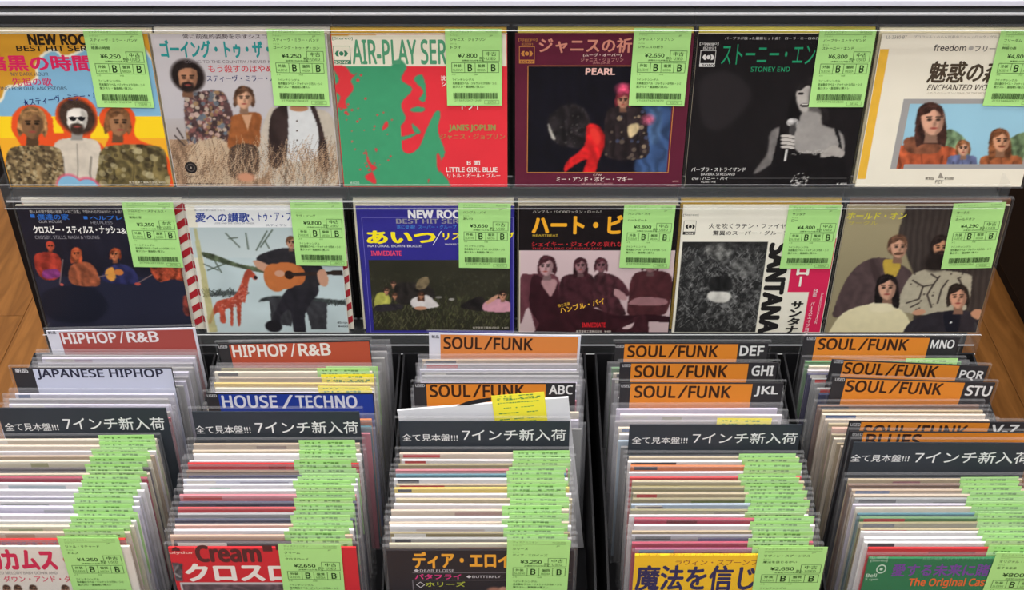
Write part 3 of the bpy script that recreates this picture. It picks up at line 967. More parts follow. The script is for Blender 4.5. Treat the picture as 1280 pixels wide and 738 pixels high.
# ---- row 2
def art21(c):
    c.fill((26, 24, 34), .2, 6)
    c.vgrad(430, 700, (34, 36, 54), (40, 40, 56))
    c.put(c.noise(5) * .5, (44, 46, 66))
    c.poly([(200, 500), (400, 470), (500, 560), (420, 640), (230, 620)], (22, 24, 36), soft=6, a=.7)
    c.poly([(160, 330), (210, 315), (270, 330), (285, 400), (260, 440), (200, 440), (165, 390)], (160, 56, 44), .3)
    c.poly([(200, 400), (265, 395), (275, 430), (205, 435)], (120, 52, 110), .3)
    c.head(232, 290, 17, (190, 84, 60), (150, 54, 40), 'short')
    c.poly([(325, 380), (400, 360), (445, 400), (455, 470), (330, 460)], (146, 80, 54), .35)
    c.head(352, 325, 21, (186, 98, 62), (168, 76, 46), 'long')
    c.poly([(490, 390), (560, 370), (620, 400), (630, 460), (480, 450)], (42, 44, 84), .3)
    c.poly([(488, 400), (520, 385), (535, 430), (515, 450), (490, 430)], (216, 150, 70), .1)
    c.ell(548, 408, 22, 14, (200, 120, 60))
    c.head(532, 328, 21, (196, 116, 78), (146, 66, 38), 'mid', turn=-1)
    c.poly([(690, 380), (760, 380), (855, 385), (860, 450), (800, 440), (730, 450)], (150, 66, 44), .6, cells=50)
    c.poly([(845, 520), (880, 530), (885, 600), (850, 600)], (150, 60, 44), .6, soft=2, a=.7)
    for p in ([(290, 350), (276, 460)], [(640, 455), (700, 420)], [(455, 430), (495, 420)]):
        c.line(p, (120, 100, 100), .6)
    c.ell(285, 465, 9, 6, (190, 90, 80))
    c.ell(635, 462, 14, 7, (180, 80, 70))
def let21(P):
    b, w = (46, 108, 196), (232, 230, 226)
    P.text('若い人の間で愛唱の映画「いちご白書」で歌われるCSN&Yのヒット曲！', 134, 121, 558, 137, (196, 192, 190))
    P.rect(138, 140, 158, 156, b)
    P.text('僕達の家', 168, 139, 314, 166, b, 0.02)
    P.text('OUR HOUSE', 178, 168, 284, 180, (176, 174, 180))
    P.rect(384, 149, 402, 163, b)
    P.text('ヘルプレス', 414, 146, 560, 166, b, 0.02, vis='ヘルプレ')
    P.text('HELPLESS', 418, 173, 518, 185, (150, 150, 160))
    P.text('クロスビー・スティルス・ナッシュ', 150, 194, 552, 229, w, 0.045)
    P.text('&', 556, 204, 580, 230, w, 0.02)
    P.text('CROSBY, STILLS, NASH & YOUNG', 160, 238, 456, 256, (150, 148, 156))
def stripes(jo, h):
    """red and white slanting border of the jacket that peeps out behind"""
    P = Print(lambda x, z: (x, z), -T / 2 - .00006)
    red = (176, 40, 50)
    for side in (-1, 1):
        for k in range(9):
            z = .004 + k * .0195
            a, b = (W / 2 - .0105, W / 2 - .0004)
            q = [(a, z), (b, z + .007), (b, min(h, z + .0165)), (a, min(h, z + .0095))]
            if side < 0:
                q = [(-x, zz) for x, zz in q][::-1]
            P.poly(q, red)
    P.build('striped_border', jo)
def art22(c):
    c.fill((192, 208, 210), .08, 5)
    c.rect(-20, 40, 850, 188, (226, 228, 228))
    c.rect(-60, 60, 82, 800, (226, 222, 204))
    c.vgrad(188, 330, (176, 190, 192), (196, 208, 208))
    c.rect(-60, 60, 82, 188, (226, 222, 204))
    g = (72, 84, 70)
    c.poly([(120, 305), (180, 315), (300, 360), (440, 385), (430, 405), (300, 378), (150, 335)], (78, 88, 66), .4)
    for L in ([(330, 215), (342, 290)], [(430, 205), (380, 295)], [(455, 200), (400, 280)], [(235, 215), (300, 280)], [(420, 250), (440, 285)], [(250, 240), (290, 235)], [(130, 360), (200, 390)], [(150, 390), (230, 360)], [(180, 340), (215, 400)]):
        c.line(L, g, 1.2, .7)
    c.poly([(130, 515), (200, 490), (330, 492), (330, 505), (200, 510)], (70, 74, 76), .4, soft=2)
    c.poly([(390, 540), (480, 510), (860, 540), (860, 556), (480, 534)], (60, 66, 66), .4, soft=2)
    c.grass(70, 130, 330, 495, 520, 26, [(54, 60, 58), (90, 100, 96)], .8, 1)
    c.grass(60, 560, 850, 540, 560, 20, [(54, 60, 58), (90, 100, 96)], .8, 1)
    c.poly([(440, 520), (715, 540), (712, 668), (640, 668), (620, 590), (560, 590), (545, 655), (452, 640)], (58, 58, 62), .2, smooth=False)
    c.poly([(540, 470), (660, 460), (672, 500), (640, 540), (610, 600), (612, 685), (560, 684), (540, 580), (500, 600), (490, 640), (450, 640), (480, 560)], (40, 38, 44), .15)
    c.ell(462, 655, 40, 28, (34, 32, 36))
    c.ell(590, 683, 28, 8, (34, 32, 36))
    c.poly([(380, 335), (440, 300), (520, 285), (600, 300), (680, 360), (700, 420), (660, 470), (540, 470), (440, 400)], (44, 42, 46), .15)
    c.poly([(365, 350), (392, 345), (500, 395), (490, 412), (400, 390)], (196, 150, 124))
    c.head(545, 262, 22, (186, 138, 112), (84, 56, 40), 'short')
    c.ell(470, 425, 55, 66, (190, 112, 62), edge=.05, nz=.08)
    c.ell(566, 412, 46, 50, (186, 106, 58), edge=.05, nz=.08)
    c.poly([(470, 362), (570, 366), (566, 462), (480, 470)], (192, 112, 62))
    c.ell(535, 412, 22, 20, (44, 28, 22), edge=.08)
    c.line([(550, 410), (745, 402)], (52, 40, 36), 4.5)
    c.line([(745, 402), (812, 402)], (46, 36, 32), 7)
    c.ell(490, 405, 24, 15, (200, 152, 126))
    c.poly([(668, 400), (700, 385), (720, 430), (712, 465), (680, 455)], (196, 148, 122))
    o = (178, 78, 58)
    c.poly([(330, 392), (352, 388), (384, 424), (372, 436), (348, 428), (330, 520), (325, 545), (310, 545), (305, 645), (292, 645), (286, 560), (272, 560), (270, 645), (258, 645), (256, 575), (232, 580), (236, 636), (210, 634), (206, 590), (182, 600), (166, 640), (154, 634), (172, 580), (200, 535), (270, 515), (300, 470), (318, 420)], o, .15)
    m = c.mask([(320, 430), (340, 430), (325, 545), (200, 580), (200, 540), (280, 510)])
    c.spots(46, m, [(206, 130, 116), (150, 56, 48)], .8, 1.8, .8)
    c.ell(376, 424, 9, 9, (40, 32, 36))
    c.poly([(82, 190), (98, 190), (196, 680), (160, 690)], (176, 170, 110), .1, smooth=False, a=.75)
def let22(P):
    b = (44, 66, 146)
    P.text('遠い日の思い出をうたう', 84, 102, 230, 110, (90, 90, 110))
    P.text('愛への讃歌', 86, 119, 344, 162, b, 0.03, shear=.15)
    P.text('、トゥ・ア・フレンド', 352, 115, 540, 156, b, 0.02, vis='、トゥ・ア・フ')
    P.text('LOVE AND THE SONG OF PRAISE', 180, 164, 370, 171, (96, 100, 120))
    P.text('スティヴン・', 424, 170, 540, 182, (70, 78, 110), 0.01)
    P.text('45 rpm', 762, 632, 822, 644, (40, 46, 52), 0.02)
    P.text('¥400', 766, 650, 812, 658, (40, 46, 52), 0.02)
def art23(c):
    c.fill((50, 46, 136), .05, 8)
    c.vgrad(330, 420, (34, 34, 28), (64, 62, 48))
    c.vgrad(420, 680, (70, 68, 52), (46, 50, 36))
    c.rect(60, 60, 118, 720, (50, 46, 136))
    ph = c.rect(118, 331, 808, 672, (62, 60, 46), 0) 
    c.put(ph * .9 * (1 - c.noise(4, 5)), (34, 34, 26))
    c.grass(700, 125, 800, 520, 672, 26, [(96, 98, 62), (70, 74, 46), (40, 44, 30), (118, 112, 80)], .45, .7, ph)
    c.grass(300, 125, 800, 400, 520, 12, [(86, 84, 64), (60, 60, 44)], .35, .7, ph)
    c.poly([(250, 450), (330, 440), (420, 460), (440, 520), (360, 540), (260, 540)], (40, 36, 34), .4)
    c.poly([(160, 495), (200, 490), (226, 520), (214, 556), (160, 570), (146, 540)], (176, 176, 84), .15)
    c.poly([(160, 550), (270, 545), (275, 570), (160, 580)], (46, 42, 46), .3)
    c.head(206, 482, 12, (196, 140, 110), (44, 30, 26), 'mid')
    c.head(246, 505, 11, (190, 134, 104), (60, 40, 30), 'mid')
    c.head(240, 448, 11, (186, 136, 108), (44, 30, 26), 'short')
    c.poly([(330, 520), (400, 500), (440, 530), (460, 555), (400, 566), (334, 560)], (214, 208, 206), .08)
    c.head(375, 505, 13, (170, 118, 90), (56, 36, 28), 'long')
    c.ell(372, 565, 30, 9, (190, 140, 112))
    c.poly([(360, 430), (400, 410), (414, 440), (390, 470), (350, 470)], (112, 98, 74), .4)
    c.poly([(565, 560), (620, 520), (670, 510), (700, 560), (680, 580)], (34, 30, 30), .3)
    c.poly([(680, 540), (740, 518), (808, 540), (808, 580), (684, 578)], (206, 150, 164), .08)
    c.poly([(690, 535), (730, 505), (750, 500), (740, 520), (700, 545)], (200, 150, 124))
    c.head(770, 505, 17, (196, 142, 114), (36, 26, 24), 'short')
    c.ell(460, 512, 16, 6, (120, 116, 110))
    c.ell(522, 522, 14, 6, (150, 146, 140))
    c.rect(808, 100, 900, 760, (50, 46, 136), .05)
    c.rect(60, 673, 900, 760, (50, 46, 136), .05)
def let23(P):
    P.frame(84, 124, 822, 684, (120, 116, 186), 0.0005)
    P.text('NEW ROCK', 312, 90, 558, 127, (236, 234, 236), 0.055, vis='NEW ROC')
    P.text('BEST HIT SERIES', 253, 131, 556, 153, (150, 148, 158), 0.03, vis='BEST HIT SER')
    P.text('遂に登場！スーパー・グループ', 255, 161, 546, 180, (70, 130, 206), 0.005)
    P.text('あいつ', 112, 190, 440, 250, (246, 226, 34), 0.05)
    P.poly([(470, 190), (474, 190), (434, 258), (430, 258)], (226, 226, 236))
    P.text('リスト・ジョブ', 480, 196, 566, 232, (246, 226, 34), 0.03, vis='リス')
    P.text('NATURAL BORN BUGIE', 115, 256, 376, 268, (216, 214, 226), 0.01)
    P.text('WRIST JOB', 490, 250, 560, 260, (216, 214, 226), 0.01, vis='WRIST')
    P.text('IMMEDIATE', 131, 286, 278, 308, (226, 74, 110), 0.035)
    P.text('ハンブル・パイ', 560, 290, 700, 308, (226, 224, 236), 0.01)
    P.text('東芝音楽工業株式会社   ¥ 400', 624, 653, 798, 664, (196, 190, 176), 0.01)
def art24(c):
    c.fill((24, 18, 20), .15, 6)
    c.vgrad(286, 720, (206, 182, 184), (190, 166, 168))
    c.put(c.noise(3, 4) * (c.Z < c.fn(100, 286)[1]) * .35, (226, 206, 206))
    D, M = (52, 24, 30), (96, 54, 62)
    c.poly([(60, 420), (110, 400), (220, 400), (260, 470), (300, 700), (160, 720), (100, 560), (60, 640)], M, .15)
    c.poly([(118, 408), (180, 430), (210, 470), (240, 430), (262, 520), (400, 560), (560, 600), (640, 590), (640, 720), (150, 720), (150, 640), (105, 560)], D, .2)
    c.poly([(160, 430), (238, 430), (212, 505), (190, 490)], (176, 136, 138), .05)
    c.poly([(260, 420), (330, 400), (400, 400), (440, 470), (440, 560), (260, 540)], (62, 32, 38), .3)
    c.poly([(420, 410), (500, 400), (560, 440), (590, 500), (540, 520), (570, 600), (430, 560)], (70, 38, 44), .35)
    c.poly([(600, 420), (650, 385), (770, 390), (800, 450), (780, 560), (740, 600), (590, 600), (585, 520)], (74, 38, 42), .15)
    c.poly([(585, 540), (640, 510), (760, 520), (770, 545), (700, 552), (600, 548)], (150, 108, 112), .1)
    c.poly([(520, 470), (560, 490), (580, 520), (550, 525), (515, 500)], (176, 136, 138))
    c.poly([(490, 600), (560, 604), (700, 596), (790, 610), (790, 632), (640, 626), (500, 612)], (46, 22, 28))
    c.poly([(640, 600), (680, 620), (660, 720), (500, 720), (560, 640)], (60, 30, 36), .2)
    c.poly([(555, 660), (600, 640), (612, 635), (600, 660), (570, 668)], (206, 182, 184))
    c.head(190, 365, 36, (184, 146, 148), (66, 32, 38), 'mid', turn=-1)
    c.head(352, 362, 28, (150, 110, 114), (58, 28, 34), 'long')
    c.head(452, 360, 26, (128, 88, 94), (64, 32, 38), 'mid')
    c.head(690, 350, 34, (150, 110, 112), (52, 24, 30), 'mid')
    c.rect(-40, 285, 60, 800, (206, 196, 176))
    c.rect(-40, 40, 50, 800, (206, 196, 176))
def let24(P):
    P.text('ハンブル・パイのロックン・ロール！', 120, 89, 452, 104, (206, 200, 190))
    P.text('ハート・ビート', 120, 116, 556, 202, (240, 172, 42), 0.05, vis='ハート・ビ')
    P.text('HEARTBEAT', 120, 206, 243, 217, (200, 170, 60), 0.01)
    P.text('シェイキー・ジェイクの哀れな物語', 115, 241, 556, 266, (196, 46, 52), 0.014, vis='シェイキー・ジェイクの哀れな')
    P.text('THE SAD BAG OF SHAKY JAKE', 116, 270, 456, 282, (186, 46, 52), 0.01)
    P.text('唄と演奏', 240, 546, 300, 562, (226, 176, 60), 0.01, ang=.25)
    P.text('ハンブル・パイ', 248, 562, 468, 590, (236, 184, 60), 0.025, ang=.27)
    P.text('IMMEDIATE', 360, 635, 474, 656, (214, 40, 48), 0.035)
    P.text('東芝音楽工業株式会社   ¥ 400', 330, 671, 500, 682, (216, 206, 196), 0.012)
def art25(c):
    c.fill((232, 228, 212), .02, 6)
    m = c.rect(90, 243, 506, 687, (38, 38, 38))
    n = c.noise(46, 9, 2)
    rr = np.hypot(c.X + .028, c.Z - .066)
    c.put(m * np.clip(n * 2.2 - .85, 0, 1) * np.clip(1.15 - rr / .07, .12, 1), (150, 150, 148))
    c.grass(900, 60, 480, 280, 680, 22, [(130, 130, 128), (80, 80, 80), (30, 30, 30), (170, 170, 168)], .45, 1, m)
    # plain stand-in picture: loose pale patches on the dark textured square
    c.poly([(215, 490), (270, 480), (325, 496), (310, 532), (262, 538), (216, 522)], (206, 204, 196), .12, soft=2)
    c.poly([(225, 420), (320, 412), (324, 476), (228, 478)], (34, 34, 34), .3, soft=2)
    c.poly([(200, 270), (280, 250), (330, 290), (300, 330), (230, 320)], (120, 120, 116), .6, soft=5, a=.7, cells=60)
    c.poly([(330, 340), (420, 330), (440, 400), (360, 410)], (96, 96, 94), .7, soft=5, a=.6, cells=60)
    q = c.fn(640, 225)
    c.rect(640, 225, 760, 487, (214, 42, 86), .02)
    a = c.fn(715, 487)[0]
    c.put(((c.X > c.fn(640, 500)[0] + .0150) & (c.Z < q[1])).astype(float), (214, 42, 86))
    c.put(((c.X > c.fn(640, 500)[0] + .0) & (c.Z < q[1]) & (c.Z > c.fn(640, 487)[1])).astype(float), (214, 42, 86))
def let25(P):
    k = (40, 38, 36)
    logo(P, 97, 140, 158, 208, k, (232, 228, 212), k, 'SONY')
    P.text('火を吹くラテン・ファイヤー', 219, 153, 594, 178, k, 0.004, vis='火を吹くラテン・ファイヤ')
    P.text('驚異のスーパー・グループ', 238, 188, 610, 210, k, 0.006)
    P.rect(84, 229, 850, 231, (120, 118, 110))
    x0, zt = P.fn(507, 243)
    zb = P.fn(450, 690)[1]
    co, fs = text_geo('SANTANA')
    lo, hi = co.min(0), co.max(0)
    xa, xb = x0 + .0032, x0 + .0250
    sx = (zt - zb - .006) / (hi[0] - lo[0])
    sy = (xb - xa) / (hi[1] - lo[1])
    for i in range(10):
        an = i * .6283
        P._add([(xa + (p[1] - lo[1]) * sy + .0014 * math.cos(an), zt - .003 - (p[0] - lo[0]) * sx + .0022 * math.sin(an)) for p in co], [f[::-1] for f in fs], (34, 32, 32))
        P.k += .3
    P.k += 1
    P.slant = -0.235
    P.column('サンタナ', 622, 532, 676, 690, k, 0.05)
    P.column('ロー', 652, 352, 706, 466, (238, 232, 220), 0.05)
    P.column('B面 パースエイジョン', 728, 470, 746, 700, (240, 216, 220), 0.012)
    P.column('PERSUASION', 764, 488, 774, 640, (240, 216, 220), 0.0)
def art26(c):
    c.vgrad(60, 720, (152, 142, 110), (140, 130, 102))
    c.put(c.noise(3, 2) * .4, (176, 164, 128))
    q = c.mask([(440, 60), (960, 40), (900, 720), (470, 720), (480, 420), (400, 200)], smooth=False, soft=2)
    c.put(q, (66, 58, 54), .1)
    fold = (np.sin((c.X + c.Z * .12) * 900 + c.noise(4, 3) * 7) * .5 + .5)
    c.put(q * fold * .5, (42, 36, 34))
    c.poly([(90, 560), (150, 420), (230, 340), (330, 320), (440, 370), (470, 420), (460, 560), (300, 600), (100, 612)], (82, 66, 66), .12)
    c.poly([(330, 330), (410, 345), (380, 420), (336, 400)], (190, 160, 66), .08)
    c.poly([(262, 345), (280, 330), (320, 430), (290, 440)], (66, 52, 52))
    c.head(395, 272, 42, (198, 150, 124), (94, 66, 50), 'short', turn=1)
    c.ell(402, 300, 24, 7, (94, 66, 50), rot=.1)
    m = c.poly([(450, 420), (520, 380), (600, 380), (740, 400), (756, 440), (740, 540), (700, 590), (560, 600), (410, 580), (395, 540)], (176, 168, 146), .08)
    for L in ([(470, 430), (520, 460), (500, 520), (440, 540)], [(520, 460), (570, 450), (600, 410)], [(560, 560), (540, 500), (570, 450)], [(640, 430), (610, 470), (590, 540)], [(690, 420), (720, 470)], [(460, 560), (500, 540)], [(590, 420), (560, 400)]):
        c.line(L, (58, 50, 46), 1.4, .85)
    c.spots(26, m, [(66, 58, 52)], .8, 1.8, .7)
    c.head(608, 275, 42, (188, 136, 104), (36, 28, 26), 'mid', True)
    c.ell(585, 340, 60, 46, (34, 28, 26), edge=.25, nz=.3)
    c.poly([(60, 685), (130, 590), (260, 545), (380, 555), (450, 620), (440, 720), (40, 720)], (226, 216, 176), .03)
    c.poly([(268, 540), (360, 540), (365, 572), (270, 572)], (232, 222, 186))
    c.head(345, 470, 46, (204, 156, 130), (30, 24, 24), 'long')
    c.poly([(264, 544), (362, 544), (366, 580), (268, 580)], (230, 220, 184), .03)
    c.poly([(450, 640), (560, 590), (640, 580), (740, 580), (800, 640), (780, 740), (440, 740)], (46, 42, 48), .12)
    c.poly([(620, 590), (700, 590), (680, 700), (640, 700)], (26, 26, 36))
    c.ell(655, 635, 5, 5, (220, 220, 220))
    c.head(690, 515, 44, (206, 152, 124), (38, 30, 26), 'mid')
    c.ell(500, 585, 32, 14, (200, 150, 120), rot=.1)
    c.poly([(750, 590), (780, 568), (808, 580), (800, 612), (775, 618)], (198, 144, 112))
def let26(P):
    P.text('ホールド・オン', 156, 100, 442, 133, (206, 196, 70), 0.035, shear=.15)
    P.text('サークル', 158, 142, 300, 160, (186, 172, 84), 0.02)

F = {11: (0, 0, 3.012), 12: (200, 20, 3.28), 13: (410, 20, 3.28), 14: (630, 20, 3.28), 15: (845, 20, 3.28), 16: (1050, 20, 3.278),
     21: (0, 230, 3.69), 22: (220, 235, 3.783), 23: (430, 240, 3.883), 24: (635, 240, 3.884), 25: (830, 240, 3.883), 26: (1020, 240, 3.885)}
R1 = 'in the upper row'
display_record(1, -.5515, 'ochre and sky-blue sleeve with three outlined heads, leftmost in the upper row', (204, 148, 44), F[11], ((103, 36), (177, 37), (125, 134)), ('¥6,250', 'スティーヴ・ミラー・バンド', '暗黒の時間', 1), art11, let11,
               ((226, 214, 180), 'cream sleeve peeping out behind the ochre and sky-blue one', .003, .0025))
display_record(1, -.3690, 'pale grey sleeve with three men in dry grass, upper row', (196, 190, 190), F[12], ((333, 36), (405, 37), (345, 132)), ('¥4,250', 'スティーヴ・ミラー・バンド', 'ゴーイング・トゥ・ザ・カン', 2), art12, let12,
               ((214, 206, 190), 'pale sleeve peeping out behind the one with dry grass', .0025, .0035))
display_record(1, -.1850, 'red and green two-tone sleeve with tall green lettering, upper row', (222, 52, 62), F[13], ((556, 36), (627, 36), (558, 132)), ('¥7,800', 'ジャニス・ジョプリン', 'トライ', 3), art13, let13,
               ((204, 164, 44), 'gold sleeve peeping out behind the red and green one', -.0005, .003))
display_record(1, .0034, 'maroon sleeve framing a dark picture with a red leg, upper row', (92, 30, 50), F[14], ((793, 35), (865, 36), (787, 132)), ('¥2,650', 'ジャニス・ジョプリン', 'ジャニスの祈り', 4), art14, let14,
               ((206, 190, 84), 'yellow-edged sleeve peeping out behind the maroon one', .0012, .0032), w=.1825, edge=(120, 60, 60))
display_record(1, .1900, 'black sleeve with a woman singing into a microphone, upper row', (24, 21, 23), F[15], ((1025, 37), (1096, 37), (1012, 134)), ('¥6,800', 'バーブラ・ストライザンド', 'ストーニー・エンド', 5), art15, let15,
               ((206, 190, 70), 'yellow sleeve peeping out behind the black singer one', .0016, .0036))
display_record(1, .3775, 'cream sleeve with a grey-framed picture of three heads, rightmost upper row', (232, 226, 208), F[16], ((1252, 37), (1324, 38), (1231, 132)), ('¥4,800', 'フリーダム', '魅惑の森', 6), art16, let16,
               ((232, 222, 190), 'pale sleeve peeping out behind the grey-framed picture one', -.0022, .003), w=.182)
display_record(2, -.5545, 'dark sleeve with four red-lit musicians, leftmost in the lower row', (30, 28, 40), F[21], ((151.5, 252), (216, 253), (168.5, 334)), ('¥3,250', 'クロスビー・スティルス・', '僕達の家', 7), art21, let21,
               ((230, 224, 210), 'candy-striped sleeve peeping out beside the dark red-lit one', .0085, .004, stripes), w=.1725)
display_record(2, -.3655, 'snowy sleeve with a guitar player and a toy giraffe, lower row', (214, 218, 216), F[22], ((362, 250), (428, 251), (372.5, 332)), ('¥9,800', '', 'ラヴ・ソング', 8), art22, let22,
               ((232, 226, 212), 'candy-striped sleeve peeping out on both sides of the snowy one', .0005, .003, stripes), w=.1700)
display_record(2, -.1748, 'violet-blue sleeve with people lying in a dark meadow, lower row', (50, 46, 136), F[23], ((573, 254), (638.5, 255), (576.5, 335)), ('¥3,650', 'ハンブル・パイ', 'あいつ', 9), art23, let23,
               ((232, 226, 200), 'cream sleeve peeping out behind the violet-blue one', -.0022, .0035), w=.1775, edge=(232, 226, 200))
display_record(2, .0075, 'black and dusty-pink sleeve with four long-haired men, lower row', (30, 22, 24), F[24], ((780.5, 256), (845, 257), (777, 335)), ('¥8,800', 'ハンブル・パイ', 'ハートビート', 10), art24, let24,
               ((212, 200, 170), 'tan sleeve peeping out behind the black and dusty-pink one', -.001, .003))
display_record(2, .1915, 'white sleeve with a square dark textured picture and magenta strip, lower row', (232, 228, 212), F[25], ((986.5, 257), (1052, 257), (977, 336)), ('¥4,800', 'サンタナ', 'ロー', 11), art25, let25,
               ((204, 166, 50), 'gold sleeve peeping out behind the white and magenta one', -.0012, .0036), w=.178)
display_record(2, .3750, 'olive-brown sleeve with four men before a dark curtain, lower row', (120, 108, 86), F[26], ((1192.5, 255), (1258, 253), (1178, 337)), ('¥4,290', 'サークル', 'ホールドオン', 12), art26, let26,
               ((112, 74, 50), 'brown sleeve peeping out behind the one with the curtain', .003, .0035), w=.1815)

# ------------------------------------------------------------------ bins
BX = [-0.4605, -0.241, -0.021, 0.207, 0.436]
BHW = [0.1085, 0.1085, 0.1085, 0.1085, 0.1135]
BN = ['far-left bin', 'second bin', 'middle bin', 'fourth bin', 'far-right bin']
base = thing('base_cabinet', 'black base cabinet carrying the five record bins', 'cabinet', (0, 0.935, 0))
obj('carcass', box_mesh('carcass', [(-0.577, 0.562, -0.20, 0.225, 0.06, 0.488)], [BLACK], bevel=0.003), base)
obj('plinth', box_mesh('plinth', [(-0.56, 0.545, -0.17, 0.225, 0.0, 0.06)], [BLACK]), base)
for x, nm, hw in zip(BX, BN, BHW):
    t = thing('record_bin', 'black open-topped record bin, ' + nm, 'bin', (x, 0.95, 0.488))
    obj('bottom_panel', box_mesh('bottom_panel', [(-hw, hw, -.195, .165, 0.0, 0.008)], [BLACK_BIN]), t)
    obj('front_panel', box_mesh('front_panel', [(-hw, hw, -.198, -.195, 0.0, 0.105)], [BLACK_BIN], bevel=.0008), t)
    obj('back_panel', box_mesh('back_panel', [(-hw, hw, .165, .168, 0.0, 0.165)], [BLACK_BIN]), t)
    for s in (-1, 1):
        me = bpy.data.meshes.new('side_panel')
        xa, xb = (s * hw, s * (hw - .0023))
        prof = [(-.195, 0), (.165, 0), (.165, .165), (-.06, .130), (-.195, .075)]
        n = len(prof)
        vs = [(xa, a, b) for a, b in prof] + [(xb, a, b) for a, b in prof]
        fs = [tuple(range(n))[::(-1 if s > 0 else 1)][::-1], tuple(range(n, 2 * n))[::(1 if s > 0 else -1)][::-1]]
        fs += [(i, (i + 1) % n, n + (i + 1) % n, n + i) for i in range(n)]
        me.from_pydata(vs, [], fs)
        me.materials.append(BLACK_BIN)
        me.update()
        obj('side_panel', me, t)

LEAN = -math.radians(3.0)
ZB = 0.498
def y_at(py, z):
    """distance at which a point of height z shows on picture line py"""
    t = (369 - py) / FPX
    dy = math.cos(PITCH) + t * math.sin(PITCH)
    dz = -math.sin(PITCH) + t * math.cos(PITCH)
    return (z - CAM.z) / dz * dy
def base_y(ytop, h):
    return ytop + math.sin(LEAN) * h            # leaning back: foot stands nearer than the top

JM = {}
def bin_record(x, ytop, z_top, c, label, tag=None, marks=(), w=.1790, roll=0.0, sleeve=True, film=None, group=None, lean=LEAN, tagdx=0.0, tagdz=0.0):
    h = z_top - ZB
    t = thing('vinyl_single', label, 'record', (x, ytop + math.sin(lean) * h, ZB), (lean, roll, 0), group)
    k = (tuple(c), w, round(h, 4))
    if k not in JM:
        JM[k] = jacket_mesh(w, h, .0026, c)
    j = obj('jacket', JM[k], t)
    if marks:
        P = Print(lambda u, v: (-w / 2 + u * w, h - v * .01), -.0013 - .00006)
        for (u0, v0, u1, v1, mc) in marks:
            P.rect(u0, v0, u1, v1, mc, False)
        P.build('printed_band', j)
    if sleeve:
        obj('clear_sleeve', sleeve_mesh(.1885, round(h + .0075, 3), .0042, film or FILM, FILM_EDGE), t)
    if tag:
        tg = obj('price_tag', TAG_MESH if tag == 'g' else TAG_Y_MESH, t)
        tg.location = (w / 2 - TAGW / 2 - .002 + tagdx, -.0024, h + .0066 + tagdz)
        tg.rotation_euler = (0, rnd.uniform(-.012, .012), 0)
        obj('tag_print', TAG_SMALL_PRINT, tg)
    return t, j, h

WORD = ['first', 'second', 'third', 'fourth', 'fifth', 'sixth', 'seventh', 'eighth', 'ninth', 'tenth', 'eleventh', 'twelfth', 'thirteenth', 'fourteenth', 'fifteenth', 'sixteenth', 'seventeenth', 'eighteenth', 'nineteenth', 'twentieth', 'twenty-first', 'twenty-second']
PALE = {'white': (226, 222, 226), 'ivory': (220, 210, 190), 'tan': (182, 164, 138), 'beige': (202, 188, 168), 'lavender': (206, 202, 220), 'grey': (150, 148, 150),
        'peach': (212, 170, 152), 'navy': (50, 52, 84), 'red': (196, 48, 52), 'crimson': (170, 40, 72), 'dark': (58, 50, 50), 'pink': (196, 120, 132), 'olive': (142, 132, 92),
        'yellow': (218, 190, 92), 'teal': (74, 120, 132), 'green': (82, 130, 78), 'plum': (150, 74, 110), 'skyblue': (168, 186, 208), 'orange': (206, 120, 70), 'brown': (118, 90, 72)}
# colours of the jackets from the front record backwards, as seen in each bin
SEQ = [
    ['ivory', 'red', 'beige', 'ivory', 'white', 'white', 'lavender', 'white', 'lavender', 'white', 'white', 'crimson', 'beige', 'dark', 'ivory', 'tan', 'white', 'ivory', 'beige'],
    ['red', 'dark', 'peach', 'white', 'peach', 'navy', 'grey', 'red', 'navy', 'pink', 'white', 'white', 'lavender', 'navy', 'brown', 'red', 'white', 'white', 'beige', 'tan'],
    ['dark', 'beige', 'grey', 'olive', 'white', 'beige', 'white', 'beige', 'white', 'tan', 'white', 'yellow', 'tan', 'white', 'teal', 'pink', 'olive', 'white', 'beige'],
    ['yellow', 'plum', 'crimson', 'grey', 'tan', 'white', 'crimson', 'white', 'olive', 'skyblue', 'olive', 'tan', 'olive', 'tan', 'red', 'white', 'orange', 'white', 'tan'],
    ['green', 'red', 'white', 'white', 'white', 'tan', 'olive', 'green', 'teal', 'ivory', 'lavender', 'grey', 'beige', 'tan', 'brown', 'tan'],
]
FRONT_Y = [0.8005, 0.7990, 0.7960, 0.7900, 0.7860]
FRONT_TOPZ = 0.678
SIGN_Y = [.957, .949, .9345, .931, .893]
CX = [-.4655, -.2440, -.0310, .2080, .4330]
